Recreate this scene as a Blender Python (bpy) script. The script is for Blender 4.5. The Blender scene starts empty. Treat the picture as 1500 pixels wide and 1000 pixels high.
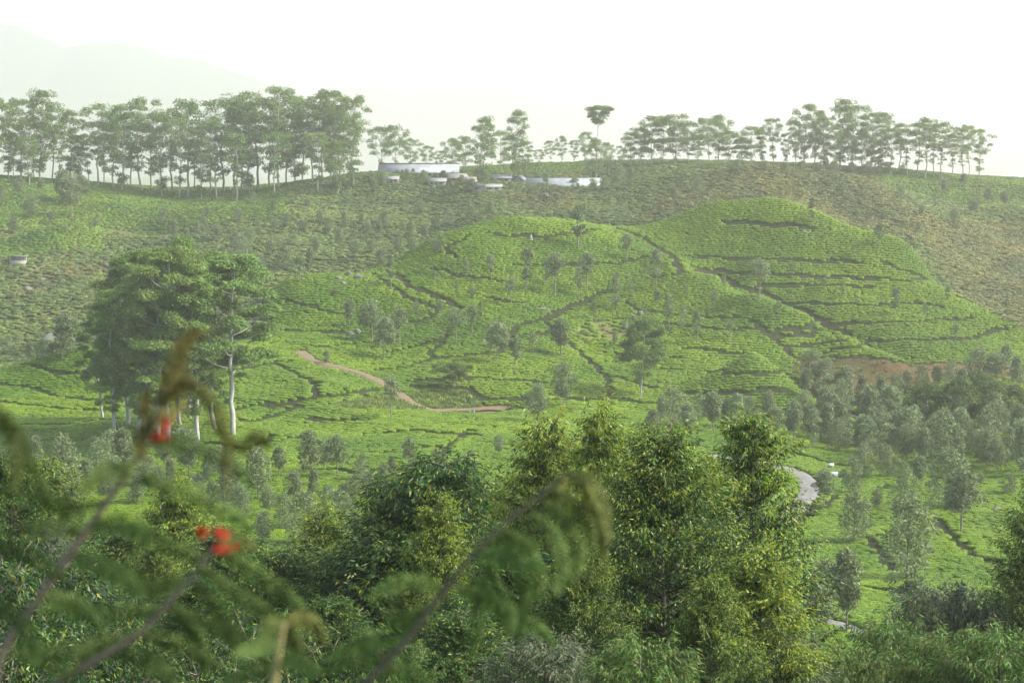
import bpy, math, random
import numpy as np
from mathutils import Vector, Matrix, Euler
R = math.radians
scene = bpy.context.scene
# ---- CAMERA, SKY, SUN, EXPOSURE
cam_d = bpy.data.cameras.new('camera'); cam = bpy.data.objects.new('camera', cam_d)
scene.collection.objects.link(cam); scene.camera = cam
cam_d.sensor_width = 36.0; cam_d.lens = 2800.0 / 1500 * 36
cam_d.clip_start = .05; cam_d.clip_end = 30000
cam.rotation_euler = (R(90) - math.atan(260 / 2800), 0, 0)
cam_d.dof.use_dof = True; cam_d.dof.focus_distance = 200; cam_d.dof.aperture_fstop = 5.6
SUN_EL, SUN_AZ = R(42), R(95)          # azimuth from +Y (view direction) towards +X
world = bpy.data.worlds.new('World'); scene.world = world; world.use_nodes = True
wn = world.node_tree.nodes; sky = wn.new('ShaderNodeTexSky'); sky.sky_type = 'NISHITA'; sky.sun_disc = False
sky.sun_elevation = SUN_EL; sky.sun_rotation = SUN_AZ
sky.air_density = 1.0; sky.dust_density = 5.0; sky.ozone_density = 1.0; sky.altitude = 1200
mul = wn.new('ShaderNodeMix'); mul.data_type = 'RGBA'; mul.blend_type = 'MULTIPLY'; mul.inputs[0].default_value = 1; mul.inputs[7].default_value = (1, .985, .92, 1)   # milky evening air takes the blue out
world.node_tree.links.new(sky.outputs[0], mul.inputs[6]); world.node_tree.links.new(mul.outputs[2], wn['Background'].inputs[0]); wn['Background'].inputs[1].default_value = .12
sun_d = bpy.data.lights.new('sun', 'SUN'); sun = bpy.data.objects.new('sun', sun_d); scene.collection.objects.link(sun)
sun_d.energy = 3.0; sun_d.angle = R(16); sun_d.color = (1, .93, .78)
sd = Vector((math.sin(SUN_AZ) * math.cos(SUN_EL), math.cos(SUN_AZ) * math.cos(SUN_EL), math.sin(SUN_EL)))
sun.rotation_euler = sd.to_track_quat('Z', 'Y').to_euler()
vs = scene.view_settings; vs.view_transform = 'Standard'; vs.look = 'None'; vs.gamma = 1; vs.exposure = 1.92
scene.render.engine = 'CYCLES'; cy = scene.cycles
cy.use_denoising = True; cy.max_bounces = 8; cy.diffuse_bounces = 3; cy.glossy_bounces = 2; cy.transmission_bounces = 3
cy.volume_bounces = 2; cy.transparent_max_bounces = 4; cy.use_adaptive_sampling = True; cy.adaptive_threshold = .02
HAZE_DENSITY = .00028
# ---- HELPERS
def rng(s): return np.random.default_rng(s)
def tag(o, label=None, cat=None, group=None, kind=None):
    for k, v in (('label', label), ('category', cat), ('group', group), ('kind', kind)):
        if v: o[k] = v
    return o
def empty(name, loc, rz=0, sc=1):
    o = bpy.data.objects.new(name, None); scene.collection.objects.link(o)
    o.location = loc; o.rotation_euler = (0, 0, rz); o.scale = (sc, sc, sc) if np.isscalar(sc) else sc
    o.empty_display_size = .2
    return o
class MB:
    """collects vertices, faces and colours of ONE mesh"""
    def __init__(s): s.v = []; s.f = []; s.c = []; s.n = 0
    def add(s, v, f, c=(1, 1, 1)):
        v = np.asarray(v, float).reshape(-1, 3); c = np.asarray(c, float)
        if c.ndim == 1: c = np.broadcast_to(c, (len(v), 3))
        if not isinstance(f, list): f = [f]
        for q in f: s.f.append(np.asarray(q, np.int64) + s.n)
        s.v.append(v); s.c.append(c); s.n += len(v); return s
    def tube(s, p, r, n=6, c=(1, 1, 1), cap=True):
        p = np.asarray(p, float); m = len(p); r = np.broadcast_to(np.asarray(r, float), (m,))
        t = np.gradient(p, axis=0); t /= np.linalg.norm(t, axis=1)[:, None] + 1e-9
        ref = np.array([0, 0, 1.]) if abs(t[0, 2]) < .9 else np.array([1., 0, 0])
        u = np.cross(t, ref); u /= np.linalg.norm(u, axis=1)[:, None] + 1e-9; w = np.cross(t, u)
        a = np.linspace(0, 2 * np.pi, n, endpoint=False)
        v = p[:, None] + r[:, None, None] * (np.cos(a)[None, :, None] * u[:, None] + np.sin(a)[None, :, None] * w[:, None])
        i = np.arange(m - 1)[:, None] * n; j = np.arange(n)[None]; k = (j + 1) % n
        f = np.stack([i + j, i + k, i + n + k, i + n + j], -1).reshape(-1, 4)
        fs = [f]
        if cap: fs += [np.arange(n)[None, ::-1], (np.arange(n) + (m - 1) * n)[None]]
        cc = c if np.ndim(c) == 1 else np.repeat(np.asarray(c), n, 0)
        return s.add(v, fs, cc)
    def box(s, lo, hi, c=(1, 1, 1), rz=0, o=(0, 0, 0)):
        (a, b, d), (e, f, g) = lo, hi
        v = np.array([(a, b, d), (e, b, d), (e, f, d), (a, f, d), (a, b, g), (e, b, g), (e, f, g), (a, f, g)], float)
        if rz:
            cs, sn = math.cos(rz), math.sin(rz); v[:, :2] = v[:, :2] @ np.array([[cs, sn], [-sn, cs]])
        return s.add(v + np.asarray(o), np.array([(0, 3, 2, 1), (4, 5, 6, 7), (0, 1, 5, 4), (1, 2, 6, 5), (2, 3, 7, 6), (3, 0, 4, 7)]), c)
    def leaves(s, p, d, nrm, L, W, c):
        """diamond leaf blades: base p, long axis d, blade normal nrm"""
        p = np.asarray(p, float); n = len(p)
        d = d / (np.linalg.norm(d, axis=1)[:, None] + 1e-9); w = np.cross(d, nrm); w /= np.linalg.norm(w, axis=1)[:, None] + 1e-9
        b = np.cross(w, d); L = np.broadcast_to(L, (n,))[:, None]; W = np.broadcast_to(W, (n,))[:, None]
        mid = p + d * L * .45 + b * L * .07
        v = np.stack([p, mid - w * W * .5, p + d * L - b * L * .05, mid + w * W * .5], 1)
        f = np.arange(n * 4).reshape(n, 4)
        return s.add(v, f, np.repeat(np.asarray(c, float), 4, 0))
    def mesh(s, name, mat, smooth=False):
        v = np.concatenate(s.v); c = np.concatenate(s.c)
        me = bpy.data.meshes.new(name); me.vertices.add(len(v)); me.vertices.foreach_set('co', v.astype(np.float32).ravel())
        tot = np.concatenate([np.full(len(f), f.shape[1]) for f in s.f]); idx = np.concatenate([f.ravel() for f in s.f])
        me.loops.add(len(idx)); me.loops.foreach_set('vertex_index', idx.astype(np.int32))
        me.polygons.add(len(tot)); me.polygons.foreach_set('loop_start', np.r_[0, np.cumsum(tot)[:-1]].astype(np.int32))
        me.polygons.foreach_set('loop_total', tot.astype(np.int32))
        if smooth: me.polygons.foreach_set('use_smooth', np.ones(len(tot), bool))
        me.update(calc_edges=True)
        a = me.attributes.new('col', 'FLOAT_COLOR', 'POINT'); a.data.foreach_set('color', np.c_[c, np.ones(len(c))].astype(np.float32).ravel())
        if mat: me.materials.append(mat)
        return me
    def build(s, name, mat, parent=None, smooth=False):
        o = bpy.data.objects.new(name, s.mesh(name, mat, smooth)); scene.collection.objects.link(o)
        if parent: o.parent = parent
        return o
def link_mesh(name, me, parent=None):
    o = bpy.data.objects.new(name, me); scene.collection.objects.link(o); o.parent = parent; return o
def copy_thing(o, name=None):
    c = o.copy(); scene.collection.objects.link(c)
    for ch in o.children:
        d = ch.copy(); d.parent = c; scene.collection.objects.link(d)
        for g in ch.children:
            e = g.copy(); e.parent = d; scene.collection.objects.link(e)
    return c
# ---- MATERIALS
def nodes(name):
    m = bpy.data.materials.new(name); m.use_nodes = True; nt = m.node_tree; return m, nt, nt.nodes, nt.links, nt.nodes['Principled BSDF']
def mathn(nt, op, a, b):
    n = nt.nodes.new('ShaderNodeMath'); n.operation = op
    for i, x in enumerate((a, b)):
        if hasattr(x, 'links') or hasattr(x, 'is_linked'): nt.links.new(x, n.inputs[i])
        else: n.inputs[i].default_value = x
    return n.outputs[0]
def mixc(nt, fac, a, b, mode='MIX'):
    n = nt.nodes.new('ShaderNodeMix'); n.data_type = 'RGBA'; n.blend_type = mode
    for s, x in ((n.inputs[0], fac), (n.inputs[6], a), (n.inputs[7], b)):
        if hasattr(x, 'is_linked'): nt.links.new(x, s)
        else: s.default_value = x if np.isscalar(x) else (*x, 1)
    return n.outputs[2]
def noise(nt, scale, detail=3, rough=.6, vec=None):
    n = nt.nodes.new('ShaderNodeTexNoise'); n.inputs['Scale'].default_value = scale; n.inputs['Detail'].default_value = detail; n.inputs['Roughness'].default_value = rough
    if vec is not None: nt.links.new(vec, n.inputs['Vector'])
    return n.outputs[0]
def ramp(nt, fac, stops):
    n = nt.nodes.new('ShaderNodeValToRGB'); e = n.color_ramp.elements
    while len(e) < len(stops): e.new(.5)
    for el, (p, c) in zip(e, stops): el.position = p; el.color = (*c, 1) if not np.isscalar(c) else (c, c, c, 1)
    nt.links.new(fac, n.inputs[0]); return n.outputs[0]
def coords(nt, kind='Object'): return nt.nodes.new('ShaderNodeTexCoord').outputs[kind]
def foliage(name, trans=.3, vary=.35, rough=.55, hue=.03, spec=.12, patch=0):
    """leaf colour from the mesh, a little different from plant to plant, part of the light passing through the blades"""
    m, nt, N, L, P = nodes(name)
    at = N.new('ShaderNodeAttribute'); at.attribute_name = 'col'
    oi = N.new('ShaderNodeObjectInfo')
    hs = N.new('ShaderNodeHueSaturation'); L.new(at.outputs['Color'], hs.inputs['Color'])
    L.new(mathn(nt, 'ADD', mathn(nt, 'MULTIPLY', oi.outputs['Random'], vary), 1 - vary / 2), hs.inputs['Value'])
    r2 = mathn(nt, 'FRACT', mathn(nt, 'MULTIPLY', oi.outputs['Random'], 7.31), 0.0)
    L.new(mathn(nt, 'ADD', mathn(nt, 'MULTIPLY', r2, hue), .5 - hue / 2), hs.inputs['Hue'])
    leafc = hs.outputs[0]
    if patch:      # blocks plucked at different times
        ge = N.new('ShaderNodeNewGeometry'); pn = noise(nt, .045, 3, .6, ge.outputs['Position'])
        leafc = mixc(nt, 1.0, leafc, ramp(nt, pn, [(.36, (1 - patch, 1 - patch * .8, 1 - patch * .3)), (.64, (1 + patch * .9, 1 + patch * .45, 1))]), 'MULTIPLY')
    L.new(leafc, P.inputs['Base Color']); P.inputs['Roughness'].default_value = rough; P.inputs['Specular IOR Level'].default_value = spec
    t = N.new('ShaderNodeBsdfTranslucent'); L.new(leafc, t.inputs['Color'])
    mx = N.new('ShaderNodeMixShader'); mx.inputs[0].default_value = trans
    L.new(P.outputs[0], mx.inputs[1]); L.new(t.outputs[0], mx.inputs[2]); L.new(mx.outputs[0], N['Material Output'].inputs['Surface'])
    return m
def simple(name, c, rough=.8, var=.3, scale=3.0, metal=0, bump=0):
    m, nt, N, L, P = nodes(name)
    n = noise(nt, scale, 5, .65, coords(nt))
    col = mixc(nt, n, tuple(x * (1 - var) for x in c), tuple(min(1, x * (1 + var)) for x in c))
    L.new(col, P.inputs['Base Color']); P.inputs['Roughness'].default_value = rough; P.inputs['Metallic'].default_value = metal
    if bump:
        b = N.new('ShaderNodeBump'); b.inputs['Strength'].default_value = bump; L.new(n, b.inputs['Height']); L.new(b.outputs[0], P.inputs['Normal'])
    return m
def bark(name):
    m, nt, N, L, P = nodes(name)
    at = N.new('ShaderNodeAttribute'); at.attribute_name = 'col'
    mp = N.new('ShaderNodeMapping'); L.new(coords(nt), mp.inputs[0]); mp.inputs['Scale'].default_value = (3, 3, .5)
    n = noise(nt, 2.5, 5, .7, mp.outputs[0])
    L.new(mixc(nt, 1.0, at.outputs['Color'], ramp(nt, n, [(.3, .55), (.7, 1.25)]), 'MULTIPLY'), P.inputs['Base Color'])
    P.inputs['Roughness'].default_value = .85
    return m
# ---- TERRAIN: hills as a smooth surface through surveyed points (picture column, picture row, distance in metres)
F = 2800.0; PITCH = math.atan(260.0 / F)
CP, SP = math.cos(PITCH), math.sin(PITCH)
def ray(px, py):
    u = (np.asarray(px, float) - 750) / F; v = (500 - np.asarray(py, float)) / F
    y = CP + v * SP
    return u / y, (v * CP - SP) / y          # x and z per metre of distance along y
def project(X, Y, Z):
    c = Y * CP - Z * SP; v = Y * SP + Z * CP
    return 750 + F * X / c, 500 - F * v / c
VIS = """1450,930,170 1450,850,195 1450,780,225 1450,720,255 1450,660,300 1450,600,350 1450,562,380 1450,530,392 1460,492,408 1500,480,412
1480,440,480 1480,400,510 1450,350,550 1430,300,610 1450,268,660 1500,264,690 1330,850,200 1330,780,232 1330,700,280 1330,640,325 1330,582,370 1330,540,377
1330,500,397 1330,450,417 1330,400,434 1330,362,447 1400,430,430 1340,332,530 1300,292,560 1250,262,582 1130,241,590 1050,251,590 1180,243,592 1400,285,645 1300,258,660
1200,655,320 1200,610,352 1110,517,361 1150,551,354 1195,588,346 1170,553,371 1205,545,377 1200,502,390 1243,493,389 1117,435,406 1000,386,428 1183,462,397 1300,520,380 1050,407,418
1200,450,418 1200,400,431 1200,350,443 1200,311,453 1140,293,459 1040,298,460 1100,350,445 1000,350,450 1100,400,431 1270,420,427 1270,475,408 1150,440,422 1300,505,397
1200,298,540 1100,283,545 1000,290,555 930,318,540 900,334,455 860,312,545 580,398,425 640,354,432 700,332,438 760,322,443 830,326,447
760,350,434 760,400,416 760,440,401 760,480,386 760,520,369 760,560,351 760,590,338 850,400,421 850,450,404 850,500,386 850,540,367 850,585,343
950,400,425 950,450,406 950,500,386 950,550,363 950,592,342 1050,450,404 1050,500,384 1050,550,361 1050,592,342 640,400,418 640,440,402 640,480,386 640,520,368
600,545,353 560,570,338 500,490,384 500,450,399 440,407,412 510,401,417 500,383,505 420,417,407 440,520,364 470,503,373
400,519,361 300,507,361 200,509,361 130,513,361 60,526,363 0,541,366 100,560,347 100,620,311 0,600,322 0,660,290 200,560,341 200,620,301 300,560,336 300,620,298
400,560,335 400,600,312 480,560,331 480,590,317 400,650,282 480,630,299 600,615,307 700,611,309 800,622,307 860,640,300 640,603,330 700,598,335
560,660,275 700,660,272 560,700,252 700,700,250 400,700,255 300,680,268 100,700,260 0,700,265 450,780,222 600,780,222 200,780,222 0,780,225 100,850,195 500,850,195
1000,640,305 1000,700,265 1150,640,318 1180,720,266 1180,800,223 1200,900,180 1000,800,222 850,750,240 1350,930,172
30,515,425 50,490,445 150,480,440 100,440,475 200,440,470 0,440,475 0,400,505 27,384,512 50,343,532 110,336,542 0,360,527 50,318,585 20,290,620 100,277,640 0,264,650
200,300,620 200,350,570 200,400,520 300,400,500 300,350,545 300,310,590 130,272,655 200,280,660 270,294,640 330,290,645 400,280,640 500,270,635 560,257,640
400,330,565 400,370,525 600,330,565 600,370,515 600,290,612 750,300,580 750,275,622 680,285,610 830,270,630 830,240,730 950,262,620 1000,247,640 1100,244,655 640,255,650 750,255,660"""
HID = """0,0,-1.7 0,5,-2.6 250,20,-6.6 100,40,-11.2 330,40,-12 200,60,-18.5 0,90,-33 0,120,-40 1500,30,-13 1500,60,-25 1500,90,-35 1500,120,-40.5 750,30,-13 750,60,-25 750,90,-35 750,120,-40.5
1117,414,-33 1183,405,-35.5 1243,397,-38.5 1300,388,-41 1050,427,-28 1110,369,-41.5 1150,362,-43.5 1195,353,-45.5 1330,452,-26 1400,440,-34 1200,462,-15.5 1040,472,-14.5 750,170,-42.5 350,170,-42.5 1330,476,-28 1430,455,-37 1500,440,-41 1150,492,-17 1040,495,-17 1250,490,-23 1050,520,-15 900,490,-22 760,485,-24 640,470,-27 480,455,-33 360,420,-33
60,400,-43 150,395,-42 300,395,-38 30,555,-25 100,560,-24 1330,620,-12 1250,640,-8 1150,630,-2.5 
-100,300,-42 -150,360,-41 -150,450,-38 -150,530,-22 -150,600,-10 -150,660,-4 1650,180,-42 1650,250,-43 1650,330,-45 1650,400,-43 1650,480,-35 1650,560,-24 1650,660,-7
0,820,-25 300,820,-25 560,820,-22 830,860,-16 1100,820,-20 1300,820,-22 1500,820,-28 -300,820,-25 1800,820,-25
-900,300,-44 -900,450,-40 -600,600,-15 -500,700,-6 2400,300,-46 2400,450,-38 2100,600,-18 2000,700,-8 -3000,100,-36 4500,100,-36 -3000,40,-17 4500,40,-17"""
def _ctrl():
    P = []
    for t in VIS.split():
        a, b, d = map(float, t.split(',')); rx, rz = ray(a, b); P.append((rx * d, d, rz * d))
    for t in HID.split():
        a, d, z = map(float, t.split(',')); P.append(((a - 750) / F * max(d, 1), d, z))
    return np.array(P)
CT = _ctrl()
def _k(r2):
    return np.where(r2 > 1e-9, r2 * np.log(r2 + 1e-12), 0.0)
def _fit():
    S = 100.0; A = CT[:, :2] / S; n = len(A)
    K = _k(((A[:, None] - A[None]) ** 2).sum(-1)) + np.eye(n) * 6e-4
    Pm = np.c_[np.ones(n), A]
    M = np.block([[K, Pm], [Pm.T, np.zeros((3, 3))]])
    return np.linalg.solve(M, np.r_[CT[:, 2], 0, 0, 0])
WT = _fit()
def _tps(X, Y):
    X = np.asarray(X, float); sh = X.shape
    Q = np.c_[X.ravel(), np.asarray(Y, float).ravel()] / 100.0; out = np.empty(len(Q)); A = CT[:, :2] / 100.0
    for i in range(0, len(Q), 40000):
        q = Q[i:i + 40000]
        out[i:i + 40000] = _k(((q[:, None, 0] - A[None, :, 0]) ** 2 + (q[:, None, 1] - A[None, :, 1]) ** 2)) @ WT[:-3] + WT[-3] + q @ WT[-2:]
    return out.reshape(sh)
def height(X, Y):
    X = np.asarray(X, float); Y = np.asarray(Y, float)
    z = _tps(np.clip(X, -330, 330), np.clip(Y, -20, 830))
    n = .25 * np.sin(X * .21 + 1.7 * np.sin(Y * .13)) * np.sin(Y * .19 + X * .05) + .1 * np.sin(X * .83 + Y * .41) * np.sin(Y * .71 - X * .33 + 2)
    z = z + n * np.clip((Y - 30) / 60, 0, 1)
    w = np.clip((Y - 478) / 35, 0, 1) * np.clip((672 - Y) / 40, 0, 1)
    z = z + w * (1.5 * np.sin(X / 13 + Y / 21 + 1) * np.sin(Y / 17 - X / 37) + .7 * np.sin(X / 6.5 - Y / 11) * np.sin(Y / 9 + X / 15))
    s = np.clip((Y - 760) / 500, 0, 1); s = s * s * (3 - 2 * s)
    z = z * (1 - s) + s * (-90 + 14 * np.sin(X * .004 + 1) + 10 * np.sin(Y * .006))
    s = np.clip((np.abs(X) - 260) / 300, 0, 1); s = s * s * (3 - 2 * s)
    return z * (1 - s) + s * (-45 + 12 * np.sin(Y * .01) + 6 * np.sin(X * .013))
def hit(px, py, d0=20.0, d1=780.0):
    """where the line of sight through a picture point first meets the ground"""
    rx, rz = ray(px, py); d = np.arange(d0, d1, .5)
    g = height(rx * d, d) - rz * d
    i = np.argmax(g > 0)
    if g[i] <= 0: return None
    t = d[i] - .5 * g[i] / (g[i] - g[i - 1]) if i else d[i]
    return np.array((rx * t, t, rz * t))
# ---- END TERRAIN
# ---- ZONES AND PATHS (traced on the photograph, then laid on the ground)
def inpoly(px, py, poly):
    px = np.asarray(px); py = np.asarray(py); r = np.zeros(px.shape, bool); n = len(poly); j = n - 1
    for i in range(n):
        (x1, y1), (x2, y2) = poly[i], poly[j]
        if y1 != y2: r ^= ((y1 > py) != (y2 > py)) & (px < (x2 - x1) * (py - y1) / (y2 - y1) + x1)
        j = i
    return r
def pl(s): return [tuple(map(float, t.split(','))) for t in s.split()]
RED_BANK = pl('1150,541 1180,527 1215,524 1270,521 1330,533 1390,530 1500,538 1560,540 1560,556 1400,556 1340,568 1265,570 1240,576 1215,578 1203,592 1185,575')
DIRT_PATCH = pl('668,592 740,594 770,600 720,608 672,607')
ISLAND = pl('485,592 560,577 680,573 700,590 690,606 600,602 500,600')
BROWN_HILL = pl('930,326 1000,262 1060,246 1090,243 1190,243 1290,266 1345,303 1378,325 1330,355 1200,316 1140,296 1040,301')
SCRUB = pl('1340,335 1378,325 1560,330 1560,520 1500,484 1400,434')
SCREE = pl('0,440 20,425 60,405 100,388 165,384 180,392 100,412 60,432 0,446')
SLASH = pl('740,285 800,272 850,282 830,308 760,312')
PLOT = pl('830,490 860,470 930,468 945,485 900,500 850,502')
PATHS = [(1.6, p) for p in (
 '547,402 587,430 613,443 640,453 640,460 627,468 600,472', '550,545 600,537 633,527 683,522 733,517 747,487 760,478 800,467 827,455 860,440 887,427',
 '658,483 647,503 628,520 633,528', '797,472 810,483 830,502 867,533 890,557 893,583', '767,493 810,487',
 '597,568 683,570 703,585 767,587 820,587 893,586 960,592', '400,533 457,560 463,577 453,587', '400,597 453,587 487,580 553,572', '400,610 440,597',
 '453,615 537,618', '630,690 660,650 687,633', '37,535 83,547 123,550', '0,563 43,570 83,582 133,587', '17,625 100,622 167,615', '333,603 417,590 463,585', '347,613 367,620 400,610 433,597',
 '410,560 455,556', '410,485 500,489', '947,410 997,402 1027,398', '997,403 990,387 977,370', '1100,468 1127,492 1167,528', '897,553 960,570',
 '1168,766 1228,728', '1252,792 1308,782 1356,776', '1272,792 1308,836', '1376,764 1396,792 1420,812 1448,824 1500,840', '1160,665 1220,682 1290,690', '1290,715 1360,700 1440,712',
 '1250,860 1330,872 1420,905 1500,915', '1400,905 1500,890', '1440,930 1500,925', '400,650 440,640 470,655', '445,690 500,690 545,700', '880,612 960,620 1010,628', '860,650 930,660', '1110,600 1200,612', '300,650 360,660 400,640')]
PATHS += [(1.35, p) for p in (
 '713,342 747,347 800,347 847,343 870,338', '750,390 830,389 897,387 950,378', '630,395 693,408 733,412', '707,437 767,445', '690,343 650,365', '655,365 668,378',
 '940,328 1000,345 1067,350 1197,357', '1000,377 1100,380 1180,383 1263,385', '1030,397 1133,403 1230,408 1356,412', '1110,420 1200,418 1283,422', '1164,445 1271,448 1335,444 1377,452',
 '1215,476 1280,474 1340,472 1420,467', '1271,500 1350,499 1420,497 1473,480', '1135,496 1180,490 1220,483', '1130,486 1170,482 1204,476', '1150,511 1200,505 1255,496', '1207,517 1240,512 1271,504',
 '960,473 1020,481 1080,485 1120,480', '967,542 1020,545 1077,548 1150,550', '917,443 933,455 993,463', '1020,465 1083,467', '1000,577 1067,577 1180,570', '420,440 470,455 500,462', '560,520 640,500', '1060,325 1190,334', '960,320 1100,315',
 '1290,385 1440,440', '420,530 330,545', '470,510 560,500', '1000,510 1090,520', '900,520 1000,525', '600,560 700,555 800,562', '0,590 90,600 150,603', '60,330 200,338 350,345', '200,400 330,410 420,405', '0,455 120,440', '0,470 80,462 130,452',
 '80,260 60,300 28,345', '420,300 560,315 700,318', '420,350 520,352 600,348', '450,385 540,378', '1010,310 930,320', '1330,270 1420,276 1500,272', '1400,300 1500,305', '560,300 680,298', '130,290 250,300 330,320', '1150,620 1240,640', '520,640 600,632 700,640', '560,665 640,655', '740,660 820,655', '30,690 120,690')]
PATHS += [(2.1, p) for p in ('580,403 600,420 640,435 675,452', '900,335 933,345 967,367 1000,385 1033,397 1073,415 1117,433 1183,460 1243,491', '1330,362 1360,390')]
def trace(s, step=12, jump=22):
    pts = pl(s); out = []; last = None
    for (a, b), (c, d) in zip(pts[:-1], pts[1:]):
        n = max(1, int(math.hypot(c - a, d - b) / step))
        for i in range(n + (c == pts[-1][0] and d == pts[-1][1])):
            h = hit(a + (c - a) * i / n, b + (d - b) * i / n, 120)
            if h is None: continue
            if last is not None and np.linalg.norm(h - last) > jump: continue
            out.append(h); last = h
    return np.array(out)
def dense(p, step=.4):
    o = [p[:1]]
    for a, b in zip(p[:-1], p[1:]):
        n = max(1, int(np.linalg.norm(b - a) / step)); t = (np.arange(n) + 1)[:, None] / n; o.append(a + (b - a) * t)
    return np.concatenate(o)
GX0, GY0, GS = -180., 120., .25; BARE = np.zeros((1440, 2600), bool)
def carve(p, w):
    k = int(w / 2 / GS) + 1; r = np.arange(-k, k + 1); dx, dy = np.meshgrid(r, r, indexing='ij'); ok = dx ** 2 + dy ** 2 <= (w / 2 / GS) ** 2; dx, dy = dx[ok], dy[ok]
    i = ((p[:, 0] - GX0) / GS).astype(int)[:, None] + dx; j = ((p[:, 1] - GY0) / GS).astype(int)[:, None] + dy
    m = (i >= 0) & (i < BARE.shape[0]) & (j >= 0) & (j < BARE.shape[1]); BARE[i[m], j[m]] = True
def is_bare(X, Y):
    i = ((X - GX0) / GS).astype(int); j = ((Y - GY0) / GS).astype(int)
    m = (i >= 0) & (i < BARE.shape[0]) & (j >= 0) & (j < BARE.shape[1]); r = np.zeros(X.shape, bool); r[m] = BARE[i[m], j[m]]; return r
g_ = rng(11)
for w, p in PATHS:
    t = trace(p)
    if len(t) > 1:
        w *= 1.2 if t[:, 1].mean() < 352 else 1.0; t = dense(t); t[:, 1] += .5 * np.sin(t[:, 0] * .7) * .6; t[:, 0] += .25 * np.sin(t[:, 1] * 1.1); carve(t, w)
def ribbon(name, p, w, mat, lift, edge=.25):
    p = dense(p, .8); k = np.ones(5) / 5
    for q in range(2):
        if len(p) > 8: p[2:-2, 0] = np.convolve(p[:, 0], k, 'valid'); p[2:-2, 1] = np.convolve(p[:, 1], k, 'valid')
    t = np.gradient(p[:, :2], axis=0); t /= np.linalg.norm(t, axis=1)[:, None] + 1e-9; nx = np.c_[-t[:, 1], t[:, 0]]
    m = len(p); u = np.linspace(-.5, .5, 7); ww = w * (1 + .12 * np.sin(np.arange(m) * .45) + .07 * np.sin(np.arange(m) * 1.13 + 1))
    Q = p[:, None, :2] + nx[:, None] * (u[None, :, None] * ww[:, None, None])
    Z = height(p[:, 0], p[:, 1])[:, None] + lift - np.where(np.abs(u) > .4, .25, 0)[None]
    V = np.concatenate([Q, np.broadcast_to(Z[..., None], Q.shape[:2] + (1,))], -1).reshape(-1, 3)
    i = np.arange(m - 1)[:, None] * 7; j = np.arange(6)[None]
    b = MB(); b.add(V, np.stack([i + j, i + j + 1, i + 8 + j, i + 7 + j], -1).reshape(-1, 4))
    o = b.build(name, mat, smooth=True); carve(p, w + .8); return tag(o, kind='structure')
concrete = simple('road_concrete', (.135, .136, .130), .92, .5, .9, bump=.8)
dirt = simple('dirt', (.125, .092, .052), .95, .55, .9, bump=.8)
road_p = trace('1040,668 1090,676 1135,684 1165,690 1183,703 1186,718 1176,738 1158,752 1145,770', 6)
ribbon('road', road_p, 3.1, concrete, .22)
lane_p = trace('1170,903 1215,913 1260,926 1300,940', 10); ribbon('road', lane_p, 2.2, concrete, .22)
dirt_p = trace('440,517 452,528 480,537 520,546 545,556 566,567 585,580 610,598 640,604 672,602 705,600 745,601', 8); ribbon('dirt_road', dirt_p, 2.5, dirt, .45)
ribbon('dirt_road', trace('1205,592 1225,603 1262,612 1290,618', 8), 2.0, dirt, .25)
ribbon('dirt_road', trace('165,338 195,342 203,347', 6), 1.2, dirt, .25)
ribbon('dirt_road', trace('20,412 60,392 100,372', 8), 1.0, dirt, .25)
ribbon('dirt_road', trace('60,462 110,452 135,443', 8), 1.0, dirt, .25)
# ---- GROUND: one sheet to the horizon
def ground_color(X, Y, Z):
    px, py = project(X, Y, np.where(np.isfinite(Z), Z, 0)); n = X.shape
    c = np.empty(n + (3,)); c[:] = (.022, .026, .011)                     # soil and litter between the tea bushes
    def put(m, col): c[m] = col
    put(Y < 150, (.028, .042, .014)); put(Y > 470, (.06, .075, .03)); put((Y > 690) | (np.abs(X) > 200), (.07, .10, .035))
    f = (Y > 320) & (Y < 405); put(f & inpoly(px, py, RED_BANK), (.080, .052, .028))
    put((Y > 300) & (Y < 345) & inpoly(px, py, DIRT_PATCH), (.19, .12, .075)); put((Y > 300) & (Y < 350) & inpoly(px, py, ISLAND), (.06, .085, .025))
    b = (Y > 505) & (Y < 630); put(b & inpoly(px, py, BROWN_HILL), (.085, .08, .036)); put((Y > 405) & (Y < 600) & inpoly(px, py, SCRUB), (.10, .085, .045))
    put((Y > 430) & (Y < 560) & inpoly(px, py, SCREE), (.07, .065, .045)); put((Y > 540) & (Y < 650) & inpoly(px, py, SLASH), (.20, .15, .12)); put((Y > 330) & (Y < 440) & inpoly(px, py, PLOT), (.14, .12, .06))
    return c
def axis(core, ext): return np.concatenate([[-e for e in ext[::-1]], core, ext]) if core[0] < 0 else np.concatenate([core, ext])
xs = axis(np.arange(-190, 190.1, 1.0), [200, 212, 226, 245, 270, 300, 340, 390, 450, 520, 610, 720, 860, 1050, 1300, 1700, 2300, 3200, 4500])
ys = np.concatenate([[-400, -250, -150, -90, -50, -25, -10], np.arange(0, 760.1, 1.0), [775, 795, 820, 850, 890, 940, 1000, 1080, 1180, 1300, 1450, 1650, 1900, 2300, 2900, 3800, 5200]])
XX, YY = np.meshgrid(xs, ys, indexing='ij'); ZZ = height(XX, YY)
ni, nj = XX.shape; ii = np.arange(ni - 1)[:, None] * nj; jj = np.arange(nj - 1)[None]
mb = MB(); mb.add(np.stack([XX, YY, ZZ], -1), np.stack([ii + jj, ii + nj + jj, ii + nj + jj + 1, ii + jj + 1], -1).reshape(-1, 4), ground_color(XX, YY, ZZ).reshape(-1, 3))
m, nt, N, L, P = nodes('ground')
at = N.new('ShaderNodeAttribute'); at.attribute_name = 'col'; oc = coords(nt)
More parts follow.
